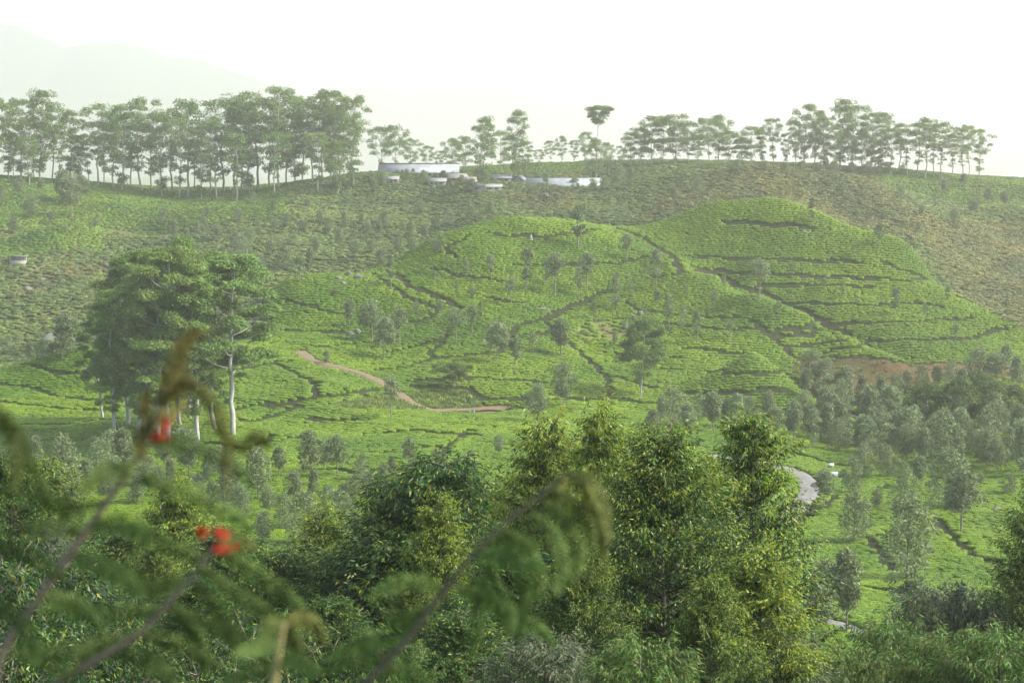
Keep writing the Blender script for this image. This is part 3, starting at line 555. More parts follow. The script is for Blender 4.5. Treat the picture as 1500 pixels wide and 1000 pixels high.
# far slopes
GF = 'small trees on the far slopes'
oaks('240,330,303 243,318,305 345,372,340 352,385,345 372,300,282 303,320,302 325,385,362 395,380,352 430,362,338 455,388,362 415,395,360 290,345,325 378,345,322 95,345,330 140,335,318', oak, 'small tree {} on the hazy slope behind the dark clump', GF, 6, 1.2)
oaks('497,360,335 520,385,352 545,372,350 558,392,365 605,372,348 622,355,328 640,340,318 530,330,310 590,345,325 648,372,345 555,345,322 510,300,278 575,292,275 470,330,308 548,284,262', oak, 'small tree {} on the slope left of the rounded hilltop', GF, 7, 1.2)
oaks('855,318,297 985,300,270 1022,282,255 1350,320,300 1370,305,282 1345,345,325 1398,332,305 1425,318,292 1447,300,275 1472,305,280 1320,295,272 1385,285,262 1412,275,255 1495,262,248 1440,258,243', oak, 'small tree {} on the slopes behind the terraced hill', GF, 8, 1.2)
oaks('0,300,270 28,288,262 60,284,262 92,296,250 105,320,258 116,300,258 75,330,310 20,345,318 45,322,290', [oak[5], oak[0], oak[3]], 'bushy tree {} on the scrubby bank under the left ridge', GF, 9, 1.3)
oaks('20,532,505 45,530,500 62,528,498 90,530,462 107,518,467 12,520,492', [oak[5], oak[2], oak[3]], 'grey tree {} in the hollow behind the left tea knoll', GF, 10, 1.2)
oaks('1120,252,236 1150,253,238 1175,253,236 1198,254,238 1222,255,236 1248,256,238 1272,256,237 1296,256,238 1080,252,234 1322,256,242', [oak[5], oak[0]], 'low bush {} in the scrub under the right ridge trees', 'bushes under the ridge trees', 11, 1.8)
oaks('560,275,250 596,266,248 620,272,250 545,268,252 606,258,247 700,268,245 905,268,240 925,272,246 800,272,252 842,276,258', [oak[5], oak[0], oak[2]], 'garden tree {} around the sheds on the ridge', 'trees around the ridge sheds', 12, 1.2)
# silver oaks massed in the valley
GV = 'silver oaks massed in the valley'
oaks('967,620,582 985,628,570 1006,640,592 1023,618,578 1045,635,575 1062,628,584 1078,632,577 1098,618,582 1127,622,574 1110,642,600 1133,640,597 955,650,600 1090,655,612', oak, 'silver oak {} in the belt along the foot of the tea hills', GV, 13, 1.15)
oaks('1190,568,513 1207,580,528 1242,592,537 1244,602,555 1222,610,565 1263,606,572 1285,612,578 1225,585,545 1265,592,550 1292,594,552 1312,588,550 1180,585,540', oak, 'silver oak {} in the group below the red bank', GV, 14, 1.15)
oaks('1329,580,543 1351,574,535 1371,572,536 1394,575,528 1434,558,511 1471,556,506 1457,564,517 1412,580,540 1490,570,522', oak, 'silver oak {} along the right end of the red bank', GV, 15, 1.15)
big_g = [make_tree(gum_tree, '', (bark_m, leaf_gum), seed=170 + i, h=12., spread=4.2, bare=.25, nl=24, clumps=3, nleaf=230, L=.4, W=.2, cr=1.35, flat=.7, tufts=3, top='full', tone=.85) for i in range(2)]
for k, (px, b_, t_) in enumerate([(1356, 645, 563), (1400, 648, 560), (1452, 632, 562), (1482, 628, 566), (1440, 612, 548)]):
    place('eucalyptus_tree', big_g[k % 2], 12., px, base=b_, top=t_, label=['big dark round eucalyptus with bare lower limbs below the red bank', 'big dark eucalyptus with bare branching trunk, right of its twin below the red bank', 'dark straight-trunked eucalyptus near the right edge below the red bank', 'dark eucalyptus at the right edge, beside a straight-trunked one', 'smaller dark eucalyptus standing behind the right-edge pair'][k], group='dark eucalyptus trees below the red bank')
g = random.Random(5); vs_ = {0: [], 1: [], 2: [], 3: []}; got = []
poly = pl('1150,640 1215,600 1290,618 1330,640 1500,640 1520,700 1460,705 1400,690 1330,690 1250,668 1180,668 1150,655')
for it in range(1600):
    px = g.uniform(1150, 1520); py = g.uniform(600, 705)
    if not inpoly(np.array([px]), np.array([py]), poly)[0]: continue
    q = hit(px, py, 150)
    if q is None or any((q[0] - r[0]) ** 2 + (q[1] - r[1]) ** 2 < 4.0 ** 2 for r in got): continue
    got.append(q); k = min(3, int((px - 1150) / 92.6)); o = place('silver_oak_tree', oak[g.randrange(6)], 9., px, base=py, h=g.uniform(4.6, 8.2), group=GV, wide=g.uniform(.95, 1.3)); vs_[k].append(o)
for k, tx in enumerate(['above the bend of the concrete road', 'behind the two roadside signboards', 'in front of the big dark eucalyptus pair', 'near the right edge of the valley']): number(vs_[k], 'silver oak {} massed ' + tx)
oaks('1250,796,724 1328,852,732 1240,930,806 1206,915,822 1192,945,850 1388,746,660 1408,782,690 1250,724,670 1207,742,690 1324,742,680 1436,714,692 1284,746,716 1480,724,694 1300,700,655 1345,715,668 1265,700,650', [oak[0], oak[3], oak[5], oak[1]], 'silver oak {} in the bright tea field right of the road', 'silver oaks in the bright tea field', 16, 1.15)
oaks('454,695,633 494,700,640 598,688,642 731,668,638 458,728,686 540,748,690 560,725,680 596,724,678 416,778,725 448,800,722 500,772,718 378,735,658 520,735,695 620,730,690 480,760,712 575,700,668', [oak[0], oak[5], oak[3], oak[2]], 'rounded silver oak {} on the slope below the centre knoll', 'silver oaks below the centre knoll', 17, 1.15)
oaks('96,738,642 125,725,672 148,705,645 180,700,628 50,690,640 252,715,672 276,700,628 330,755,660 352,765,715 215,715,668 165,690,632 240,690,640 305,705,655 30,720,670 140,670,640 262,672,640', [oak[0], oak[5], oak[2], oak[1]], 'silver oak {} at the foot of the dark eucalyptus clump', 'silver oaks under the dark clump', 18, 1.15)
# young gums and shrubs close by
young = [make_tree(young_gum, '', (bark_m, leaf_young), seed=300, h=13., R0=2.9, nb=220, per=800, L=.112, W=.027, yellow=.45, side=.13),
         make_tree(young_gum, '', (bark_m, leaf_young), seed=301, h=13., R0=1.8, nb=170, per=560, L=.115, W=.027, yellow=.5, power=.6),
         make_tree(young_gum, '', (bark_m, leaf_young), seed=302, h=12., R0=2.0, nb=170, per=560, yellow=1.0, L=.115, W=.027),
         make_tree(young_gum, '', (bark_m, leaf_young), seed=303, h=10., R0=2.4, nb=160, per=560, L=.115, W=.027, yellow=.16, dark=((.032, .088, .021), (.046, .110, .025), (.027, .072, .019), (.062, .130, .030)))]
GY = 'young eucalyptus trees in front of the valley'
def near(px, d, top, v, label, wide=1.0, h0=None): return place('young_eucalyptus_tree', young[v], [13., 13., 12., 10.][v], px, d=d, top=top, label=label, group=GY, wide=wide * [1.42, 1.22, 1.4, 1.4][v], rz=0.4 * (px % 7))
near(968, 46, 632, 0, 'largest leafy young eucalyptus filling the centre right, right flank coloured sunlit yellow', 1.0)
near(1088, 52, 603, 1, 'dark pointed young eucalyptus just right of the largest one', 1.0)
near(890, 54, 606, 2, 'golden-topped young eucalyptus just left of the largest one', .72)
near(805, 56, 625, 2, 'broad yellow-topped young eucalyptus left of the golden pair', .95)
near(925, 58, 625, 1, 'thin golden spire of a young eucalyptus between two taller crowns', .8)
near(1120, 44, 815, 2, 'low yellow-fringed young eucalyptus at the right foot of the largest one', 1.25)
near(695, 62, 664, 3, 'olive young eucalyptus left of the yellow-topped ones', 1.1)
near(618, 64, 695, 3, 'light green rounded young eucalyptus beside a darker one', 1.0)
near(655, 50, 735, 2, 'yellow-tipped sapling low between the olive crowns and the twig', .8)
near(486, 70, 748, 2, 'small bright-tipped young eucalyptus standing before the silver oaks', .9)
near(425, 66, 795, 3, 'bushy green young eucalyptus right of the red flowers', 1.15)
near(545, 62, 775, 3, 'bushy olive young eucalyptus in the middle of the thicket', 1.2)
near(350, 64, 775, 3, 'dark bushy young eucalyptus behind the red flowers', 1.2)
near(268, 74, 712, 2, 'yellowish open young eucalyptus behind the long green frond', 1.1)
near(205, 78, 765, 3, 'olive young eucalyptus behind the left bare stem', 1.2)
near(760, 44, 800, 3, 'dark young eucalyptus behind the drooping twig tips', 1.3)
near(850, 42, 790, 0, 'dark leafy young eucalyptus at the left foot of the largest one', .75)
near(600, 46, 850, 0, 'low dark young eucalyptus at the bottom middle', .9)
near(500, 44, 870, 3, 'low rusty-tinged young eucalyptus at the bottom left of centre', 1.3)
near(690, 40, 890, 3, 'lowest dark young eucalyptus under the drooping twig', 1.4)
near(1040, 40, 850, 0, 'dark young eucalyptus at the bottom edge under the largest crown', .8)
near(25, 60, 660, 3, 'dark young eucalyptus at the left edge behind the fronds', 1.0)
near(52, 90, 668, 1, 'small rounded bright green tree at the left edge', 1.3)
near(1532, 70, 700, 0, 'leafy branch end of a young eucalyptus reaching in at the right edge', .7)
sh = [make_tree(young_gum, '', (bark_m, leaf_feather), seed=310 + i, h=9., R0=2.6, nb=100, per=380, L=.2, W=.04, base=.05, power=.5, yellow=.35, tip=tp, dark=dk) for i, (tp, dk) in enumerate([
    ((.16, .20, .06), ((.085, .165, .035), (.105, .19, .042), (.068, .135, .032), (.12, .20, .055))), ((.17, .19, .11), ((.09, .125, .06), (.11, .15, .075), (.075, .105, .052), (.13, .165, .095)))])]
def shrub(px, d, top, v, label, wide=1.0): return place('feathery_shrub', sh[v], 9., px, d=d, top=top, label=label, cat='shrub', group='feathery shrubs in front', wide=wide, rz=.3 * (px % 5))
shrub(1372, 74, 845, 1, 'grey-green feathery silver oak top above the light shrubs', 1.0)
shrub(1430, 70, 862, 1, 'grey feathery shrub leaning right of the tallest feathery top', .8)
shrub(1310, 62, 905, 0, 'light green feathery shrub below the small lane', 1.0)
shrub(1390, 56, 925, 0, 'bright feathery shrub at the bottom right, middle of three', 1.0)
shrub(1470, 54, 915, 0, 'bright feathery shrub in the bottom right corner', 1.2)
shrub(1240, 58, 945, 0, 'small feathery shrub right of the largest young eucalyptus', .9)
shrub(70, 48, 770, 1, 'silvery feathery shrub behind the left stem', .9)
shrub(15, 40, 830, 1, 'dark feathery shrub at the left edge', .9)
shrub(140, 45, 850, 1, 'silvery feathery shrub low behind the left stem', .8)
near(310, 50, 845, 3, 'low dark bush of a young eucalyptus under the brightest red flower', 1.6)
near(120, 58, 800, 3, 'dark young eucalyptus low between the two left stems', 1.5)
near(225, 62, 800, 0, 'low dark leafy eucalyptus behind the shorter twig', .9)
near(420, 42, 900, 0, 'dark young eucalyptus low at the bottom behind the pale stalk', 1.1)
near(60, 38, 880, 3, 'dark shrub-like eucalyptus at the bottom left corner', 1.7)
shrub(560, 36, 930, 0, 'green shrub at the bottom edge left of the slanting twig', 1.2)
shrub(800, 36, 930, 1, 'dull green shrub at the bottom edge below the largest eucalyptus', 1.3)
shrub(940, 34, 930, 0, 'green shrub at the bottom edge right of centre', 1.2)
shrub(1150, 46, 930, 1, 'grey-green shrub at the bottom edge at the right foot of the largest eucalyptus', 1.2)
low = [make_tree(young_gum, '', (bark_m, leaf_young), seed=330 + i, h=2.4, R0=1.7, nb=46, per=190, L=.15, W=.034, base=.0, power=.4, yellow=.15) for i in range(2)]
ls = [place('undergrowth_shrub', low[k % 2], 2.4, px, d=d, h=h, cat='shrub', group='low shrubs on the near bank', wide=w) for k, (px, d, h, w) in enumerate([(-10, 30, 2.2, 1), (35, 34, 2.0, 1.1), (80, 31, 1.7, 1), (125, 36, 2.3, 1), (170, 33, 1.4, 1), (60, 40, 2.6, 1.1), (0, 42, 2.8, 1), (150, 44, 2.2, 1), (290, 38, 1.9, 1), (340, 36, 2.1, 1.1), (390, 40, 2.6, 1.1), (440, 37, 2.2, 1.1), (240, 46, 1.8, 1), (330, 48, 2.4, 1.1), (480, 42, 3.0, 1.1), (-40, 36, 2.6, 1)])]
number(ls, 'low dark shrub {} on the near bank behind the twigs')
oaks('556,262,250 590,262,249 612,266,254 630,270,258 652,268,254 676,272,257 690,282,262 726,276,262 748,280,266 775,280,266 795,278,268 812,280,270 846,279,268 868,280,262 886,280,258 604,282,268 660,286,274 700,292,278 735,292,280 580,280,266', [oak[5], oak[0], oak[3]], 'garden bush {} in front of the sheds on the ridge', 'bushes in front of the ridge sheds', 31, 1.5)
oaks('645,470,440 668,438,412 705,470,442 735,500,470 780,520,488 610,470,440 635,420,395 800,420,385 870,470,440 905,430,398 930,520,490 1045,460,425 1070,500,470 1060,430,400 1140,470,440 1160,410,385 1235,440,412 1250,380,355 1355,470,445 1400,500,475', thin, 'very thin young silver oak {} scattered over the tea hills', GH, 32, .9)
oaks('20,735,690 70,750,700 110,762,712 160,745,690 200,740,692 235,730,685 290,742,695 320,700,655 345,728,690 395,760,715 408,700,655 430,735,690 475,690,648 505,745,708 530,705,665 555,770,728 585,760,720 610,712,672 640,700,660 660,735,698 690,700,662 470,800,750 520,790,748 385,800,750', [oak[0], oak[5], oak[3], oak[2], oak[1]], 'smaller silver oak {} scattered between the left clump and the yellow-topped trees', 'silver oaks of the lower left slope', 41, 1.1)
oaks('255,345,322 275,360,335 300,340,318 318,355,330 338,395,365 365,360,335 380,400,372 402,345,322 420,335,312 445,345,322 462,372,345 480,345,318 505,335,310 538,350,325 565,335,308 582,372,348 600,350,325 615,315,295 640,375,350 660,330,308 690,320,300 720,315,296 450,310,290 400,310,292 350,325,305', [oak[0], oak[2], oak[3], oak[5]], 'hazy round tree {} scattered across the middle of the far slope', GF, 51, 1.25)
for nm, pts in (('higher', [(560, 640, 250), (570, 641, 253), (584, 640, 249), (598, 641, 252), (611, 640, 254), (625, 640, 251), (639, 641, 253), (652, 640, 250), (664, 641, 252), (545, 642, 250)]), ('lower', [(772, 622, 269), (786, 621, 271), (801, 621, 269), (815, 622, 272), (838, 621, 270), (852, 621, 271), (868, 622, 268), (884, 622, 264)])):
    number([place('silver_oak_tree', oak[(k * 5 + 3) % 6], 9., px, d=d, top=tp, group='bushes in front of the ridge sheds', wide=2.2) for k, (px, d, tp) in enumerate(pts)], 'spreading bush {} hiding the wall of the ' + nm + ' shed')
# ---- BUILDINGS, SIGNS, ROCKS
def plain(name, c, rough=.7, var=.15, scale=1.5): return simple(name, c, rough, var, scale)
roof_pale = plain('pale_metal_roof', (.24, .265, .29), .75, .6, .35); roof_dull = plain('dull_metal_roof', (.17, .18, .185), .7, .3, .6); roof_grey = plain('weathered_roof', (.17, .165, .155), .8, .3); wall_white = plain('limewashed_wall', (.27, .265, .245), .9, .12); wall_buff = plain('buff_wall', (.22, .20, .16), .9, .2)
dark_in = plain('dark_glass', (.03, .035, .04), .3); wood = plain('old_wood', (.12, .085, .055), .85, .3); red_tile = plain('rusty_ridge', (.10, .075, .065), .8, .3); steel = plain('grey_post', (.30, .30, .30), .6)
def house(name, px, d, L, W, wall_h, rise, label, cat, roof=roof_pale, wall=wall_white, rz=0., ridge_py=None, nwin=2, over=.45, cap=False):
    rx, rz_ = ray(px, 250); X = rx * d; base = float(height(np.array([X]), np.array([d]))[0]) - .2
    if ridge_py is not None: wall_h = ray(px, ridge_py)[1] * d - rise - base; wall_h = wall_h if name == 'long_shed' else max(1.5, wall_h); dig = max(0, (2.0 if name == 'long_shed' else 0) - wall_h); base -= dig; wall_h += dig      # cut into the slope
    r = empty(name, (X, d, base), rz); a, b_ = L / 2, W / 2
    m = MB(); m.add([(-a, -b_, -.6), (a, -b_, -.6), (a, b_, -.6), (-a, b_, -.6), (-a, -b_, wall_h), (a, -b_, wall_h), (a, b_, wall_h), (-a, b_, wall_h), (-a, 0, wall_h + rise), (a, 0, wall_h + rise)],
        [np.array([(0, 1, 5, 4), (2, 3, 7, 6)]), np.array([(1, 2, 6, 9, 5), (3, 0, 4, 8, 7)])]); m.build('wall', wall, r)
    o = MB(); k = rise / b_; e = b_ + over; h0 = wall_h - over * k + .08; A = a + over; t = .09
    for s in (-1, 1):
        x = np.array([-A, A])
        for x0, x1 in zip(x[:-1], x[1:]):
            lift = 0; v = [(x0, s * e, h0 + lift), (x1, s * e, h0 + lift), (x1, 0, wall_h + rise + .08 + lift), (x0, 0, wall_h + rise + .08 + lift)]
            w = [(p, q, z + t) for p, q, z in v]; o.add(v + w, np.array([(0, 1, 2, 3), (4, 5, 6, 7), (0, 1, 5, 4), (1, 2, 6, 5), (2, 3, 7, 6), (3, 0, 4, 7)]))
    ro = o.build('roof', roof, r)
    if cap: c = MB(); c.box((-A, -.28, wall_h + rise + .16), (A, .28, wall_h + rise + .36)); c.build('ridge_cap', red_tile, ro)
    dw = min(1.0, wall_h * .5); D = MB(); D.box((-.45, -b_ - .05, -.05), (.45, -b_ + .02, min(2.0, wall_h - .15))); D.build('door', wood, r)
    for i in range(nwin):
        x = (-a + (i + .5) * L / nwin); x += 1.3 if abs(x) < 1.2 else 0
        if abs(x) + .6 > a: continue
        f = MB()
        y0, y1, z0, z1 = -b_ - .06, -b_ + .02, wall_h * .42, wall_h * .82
        for lo, hi in (((x - .55, y0, z0), (x + .55, y1, z0 + .08)), ((x - .55, y0, z1 - .08), (x + .55, y1, z1)), ((x - .55, y0, z0 + .08), (x - .47, y1, z1 - .08)), ((x + .47, y0, z0 + .08), (x + .55, y1, z1 - .08))): f.box(lo, hi)
        wo = f.build('window', wood, r); p = MB(); p.box((x - .47, -b_ - .025, z0 + .08), (x + .47, -b_ + .01, z1 - .08)); p.build('pane', dark_in, wo)
    return tag(r, label, cat)
house('long_shed', 614, 648, 26.5, 10, 2.2, 2.7, 'long white metal-roofed shed on the ridge, the larger and higher of two', 'shed', ridge_py=240.5, nwin=7, cap=True)
house('long_shed', 826, 628, 24, 8, 2.2, 2.2, 'long low pale-roofed shed among trees on the ridge, the lower of two', 'shed', ridge_py=261.5, nwin=6, rz=R(-3))
house('cottage', 574, 628, 4.2, 3.6, 1.9, .8, 'small white-roofed cottage below the left end of the larger shed', 'cottage', roof=roof_dull, nwin=1, ridge_py=264)
house('cottage', 640, 630, 5.6, 4, 2, .9, 'pale-roofed cottage below the middle of the larger shed', 'cottage', roof=roof_dull, ridge_py=262.5)
house('cottage', 668, 634, 6.5, 5, 2.2, 1.3, 'grey-roofed cottage below the right end of the larger shed', 'cottage', roof=roof_grey, wall=wall_buff, ridge_py=254.5, rz=R(20))
house('cottage', 688, 622, 4.6, 4, 2, 1.0, 'white-walled cottage on the track between the two sheds', 'cottage', roof=roof_grey, ridge_py=270, rz=R(-25), nwin=1)
house('cottage', 735, 640, 6.0, 4, 2, .9, 'pale low cottage behind the tall trees between the sheds', 'cottage', roof=roof_dull, ridge_py=263.5)
house('cottage', 762, 634, 3.6, 4, 2, 1.2, 'small bright-roofed cottage next to the left end of the lower shed', 'cottage', roof=roof_dull, ridge_py=260, nwin=1, rz=R(60))
house('low_shed', 712, 608, 9.5, 4, 1.7, .7, 'narrow bluish-roofed shed at the foot of the tall trees between the sheds', 'shed', roof=roof_dull, ridge_py=283, nwin=3, rz=R(4))
# open shelter on the left slope
q = hit(27, 386); s = empty('tea_shelter', (q[0], q[1], q[2] - .1), R(8))
b = MB(); b.box((-2.1, -1.3, -.5), (2.1, -1.18, .95)); b.box((-2.1, 1.18, -.5), (2.1, 1.3, 2.0)); b.box((-2.1, -1.18, -.5), (-1.98, 1.18, .95)); b.box((1.98, -1.18, -.5), (2.1, 1.18, .95)); b.box((.45, -1.3, .95), (1.0, -1.18, 2.0)); b.build('wall', wall_white, s)
for x in (-2.03, -.35, 1.5, 2.03): b = MB(); b.box((x - .08, -1.31, .95), (x + .08, -1.16, 2.02)); b.build('post', wall_white, s)
b = MB(); b.box((-2.5, -1.7, 2.02), (2.5, 1.6, 2.16)); b.box((-2.5, -1.7, 2.16), (2.5, -1.6, 2.24)); b.build('roof', roof_grey, s)
tag(s, 'small white open shelter with dark openings on the left hillside', 'shelter')
# roadside boards
q = hit(1221, 702); s = empty('signboard', (q[0], q[1], q[2]), R(-6))
b = MB(); b.box((-.62, -.03, .35), (.62, .03, 1.15)); b.build('board', plain('white_board', (.72, .74, .74), .5, .04), s)
for x in (-.5, .5): b = MB(); b.tube([(x, .07, -.3), (x, .07, 1.1)], .035, 8); b.build('post', steel, s)
tag(s, 'bright white signboard standing low beside the bend of the concrete road', 'signboard')
q2 = hit(1219, 699); s = empty('signboard', (q2[0] - .1, q2[1] + 1.2, q2[2]), R(10)); b = MB(); b.box((-.55, -.03, 1.35), (.55, .03, 1.95)); b.build('board', plain('faded_board', (.40, .42, .37), .7, .2), s)
for x in (-.45, .45): b = MB(); b.tube([(x, .07, -.3), (x, .07, 1.9)], .035, 8); b.build('post', steel, s)
tag(s, 'faded grey signboard on taller posts just behind the white one', 'signboard')
s = empty('roadside_box', (q[0] + 1.2, q[1] + .5, q[2]), R(5)); b = MB(); b.box((-.32, -.3, -.2), (.32, .3, .62)); b.build('body', dark_in, s); b = MB(); b.box((-.37, -.35, .62), (.37, .35, .70)); b.build('lid', wood, s)
tag(s, 'small dark box beside the white signboard', 'box')
q = hit(693, 608); s = empty('water_drum', (q[0], q[1], q[2]), 0); blue = plain('blue_plastic', (.03, .16, .30), .4); b = MB(); z = [0, .04, .28, .31, .34, .58, .61, .64, .86, .9]; b.tube([(0, 0, t) for t in z], [.28, .3, .3, .32, .3, .3, .32, .3, .3, .27], 14); b.build('body', blue, s, True); b = MB(); b.tube([(0, 0, .9), (0, 0, .95)], .2, 12); b.build('lid', dark_in, s)
tag(s, 'small blue drum beside the dirt road', 'drum')
q = hit(778, 353); s = empty('marker_stone', (q[0], q[1], q[2]), .3); b = MB(); b.tube([(0, 0, -.2), (0, 0, .35)], [.55, .5], 8); b.build('base', wall_white, s); b = MB(); b.tube([(0, 0, .35), (0, 0, .9), (0, 0, 1.5)], [.38, .26, .1], 8); b.build('shaft', wall_white, s)
tag(s, 'small whitewashed marker stone on top of the middle tea hill', 'marker')
rock = simple('lichen_rock', (.105, .105, .098), .9, .45, 1.6, bump=.7)
def boulder(px, py, w, h, label, dep=None, seed=0, group=None, lift=.0):
    q = hit(px, py)
    if q is None: return
    g = rng(seed + int(px)); n, mrow = 16, 9; V = []
    for i in range(mrow + 1):
        th = math.pi * i / mrow
        for j in range(n): V.append((math.sin(th) * math.cos(j * 2 * math.pi / n), math.sin(th) * math.sin(j * 2 * math.pi / n), math.cos(th)))
    V = np.array(V); k = np.ones(len(V))
    for _ in range(16): a = unit(g.normal(0, 1, 3)); c = g.uniform(.55, .9); dt = V @ a; k = np.minimum(k, np.where(dt > c * .8, c / np.maximum(dt, .01), 9)) 
    V = V * np.minimum(k, 1)[:, None] * np.array([w / 2, (dep or w * .8) / 2, h * .62]); i = np.arange(mrow)[:, None] * n; j = np.arange(n)[None]
    b = MB(); b.add(V + (0, 0, h * .3), np.stack([i + j, i + (j + 1) % n, i + n + (j + 1) % n, i + n + j], -1).reshape(-1, 4)); o = b.build('boulder', rock); o.location = (q[0], q[1], q[2] + lift); o.rotation_euler = (g.normal(0, .15), g.normal(0, .15), g.uniform(0, 6))
    return tag(o, label, 'boulder', group)
for px, py, w, h, lb in ((496, 410, 2.0, 1.1, 'flat grey boulder at the left of the outcrop on the shoulder'), (511, 405, 2.6, 1.6, 'largest grey boulder of the outcrop on the shoulder'), (524, 409, 2.4, 1.5, 'grey boulder at the right of the outcrop on the shoulder'), (503, 417, 1.6, .9, 'small pale boulder below the shoulder outcrop'),
    (513, 493, 2.0, 1.2, 'dark boulder beside the tea path, left of its neighbour'), (525, 490, 1.8, 1.4, 'pale boulder beside the tea path, right of its neighbour'), (708, 502, 1.9, .7, 'flat boulder lying among tea bushes below the tall path'), (718, 504, 1.5, .6, 'small flat boulder lying right beside another in the tea'),
    (926, 466, 1.6, 1.1, 'grey boulder on the upper edge of the rough plot'), (938, 463, 2.0, 1.3, 'whitish boulder on the upper right edge of the rough plot'), (917, 482, 2.1, 1.5, 'grey boulder inside the rough plot'), (793, 455, 2.5, .8, 'flat rock slab beside the rounded hill path'), (803, 457, 1.6, .7, 'small rock right of the flat slab'),
    (1180, 342, 2.0, .8, 'pale rock at the head of the erosion gully'), (1188, 350, 1.8, .8, 'pale rock in the middle of the erosion gully'), (1225, 372, 1.8, .7, 'pale rock at the foot of the erosion gully'), (75, 500, 6.0, 2.4, 'big dark boulder behind the left tea knoll'), (158, 393, 4.0, 1.6, 'grey boulder above the scree on the left slope'),
    (60, 412, 3.0, 1.2, 'brownish boulder on the scree'), (40, 425, 3.2, 1.3, 'brownish boulder low on the scree'), (85, 400, 2.6, 1.2, 'grey boulder high on the scree'), (800, 290, 4.0, 1.6, 'grey boulder on the cleared patch below the lower shed'), (785, 296, 2.6, 1.0, 'small boulder on the cleared patch below the lower shed'), (1160, 436, 1.4, .8, 'pale boulder on the spur crest path'), (1398, 755, 1.8, .9, 'grey boulder at the tea field drain'), (1460, 750, 2.0, 1.0, 'grey boulder near the right edge of the tea field')):
    boulder(px, py, w, h, lb)
# ---- GRASS BANK and the shrub twigs just in front of the camera
grass_leaf = foliage('grass_blade', .35, .5, .6, .03)
def tuft(name, seed, h, n, cols):
    g = rng(seed); b = MB(); p = np.c_[g.normal(0, .13, (n, 2)), np.full(n, -.05)]; d = np.c_[g.normal(0, .26, (n, 2)), np.ones(n)]
    b.leaves(p, d, g.normal(0, 1, (n, 3)), h * g.uniform(.5, 1.2, n), .022, np.asarray(cols)[g.integers(0, len(cols), n)] * g.uniform(.7, 1.3, (n, 1))); return b.mesh(name, grass_leaf)
tm = [tuft('grass_tuft', 400 + i, h, n, c) for i, (h, n, c) in enumerate([(.6, 60, ((.07, .11, .03), (.09, .12, .035), (.05, .085, .025))), (.8, 55, ((.08, .11, .035), (.10, .10, .04))), (.6, 70, ((.06, .10, .025), (.08, .12, .03))), (1.0, 40, ((.10, .10, .04), (.08, .10, .035)))])]
g = rng(77); n = 9000; Y = g.uniform(28, 62, n); X = g.uniform(-.34, .34, n) * Y + g.normal(0, .5, n); gx_ = X / Y * F + 750; k = (gx_ > 90 + 60 * np.sin(Y)) & (gx_ < 430 + 40 * np.sin(Y * 1.7)) & (g.random(n) < .6); X, Y = X[k], Y[k]; sc = g.uniform(.7, 1.4, len(X))
scatter('tall_grass', np.c_[X, Y, height(X, Y)], np.c_[g.normal(0, .1, (len(X), 2)), g.uniform(0, 6.28, len(X))], np.c_[sc, sc, sc], tm)
def patch_grass(name, poly, y0, y1, n, seed, s0, keep=1.0):
    g = rng(seed); X = g.uniform(-150, 150, n * 30); Y = g.uniform(y0, y1, n * 30); Z = height(X, Y); a, b_ = project(X, Y, Z); k = inpoly(a, b_, poly) & ~is_bare(X, Y); X, Y, Z = X[k][:n], Y[k][:n], Z[k][:n]; m = len(X); sc = s0 * g.uniform(.5, 1.5, m)
    scatter(name, np.c_[X, Y, Z], np.c_[g.normal(0, .15, (m, 2)), g.uniform(0, 6.28, m)], np.c_[sc * 1.6, sc * 1.6, sc], wm)
wm = []
for i, cs in enumerate((((.15, .23, .05), (.20, .26, .07)), ((.21, .22, .08), (.15, .20, .06)), ((.12, .20, .05), (.17, .24, .06)))):
    q_ = rng(450 + i); b = MB(); p = np.c_[q_.normal(0, .25, (70, 2)), np.full(70, -.03)]; b.leaves(p, np.c_[q_.normal(0, .6, (70, 2)), np.ones(70)], q_.normal(0, 1, (70, 3)), .7 * q_.uniform(.4, 1.2, 70), .13, np.asarray(cs)[q_.integers(0, 2, 70)] * q_.uniform(.7, 1.3, (70, 1))); wm.append(b.mesh('weed', grass_leaf))
patch_grass('rough_grass', ISLAND, 300, 350, 900, 1, .75); patch_grass('rough_grass', RED_BANK, 330, 405, 330, 2, .6); patch_grass('rough_grass', DIRT_PATCH, 300, 345, 60, 3, .6); patch_grass('rough_grass', PLOT, 330, 440, 300, 4, .7)
stem_m = bark('shrub_stem'); frond_m = foliage('frond_leaf', .3, .2, .6, .01); petal = foliage('red_petal', .45, .1, .5, .0)
def P3(px, py, d): rx, rz = ray(px, py); return np.array([rx * d, d, rz * d])
def smooth_curve(p, n):
    p = np.asarray(p, float); t = np.linspace(0, 1, len(p)); u = np.linspace(0, 1, n); out = np.stack([np.interp(u, t, p[:, i]) for i in range(3)], 1)
    for _ in range(3): out[1:-1] = (out[:-2] + 2 * out[1:-1] + out[2:]) / 4
    return out
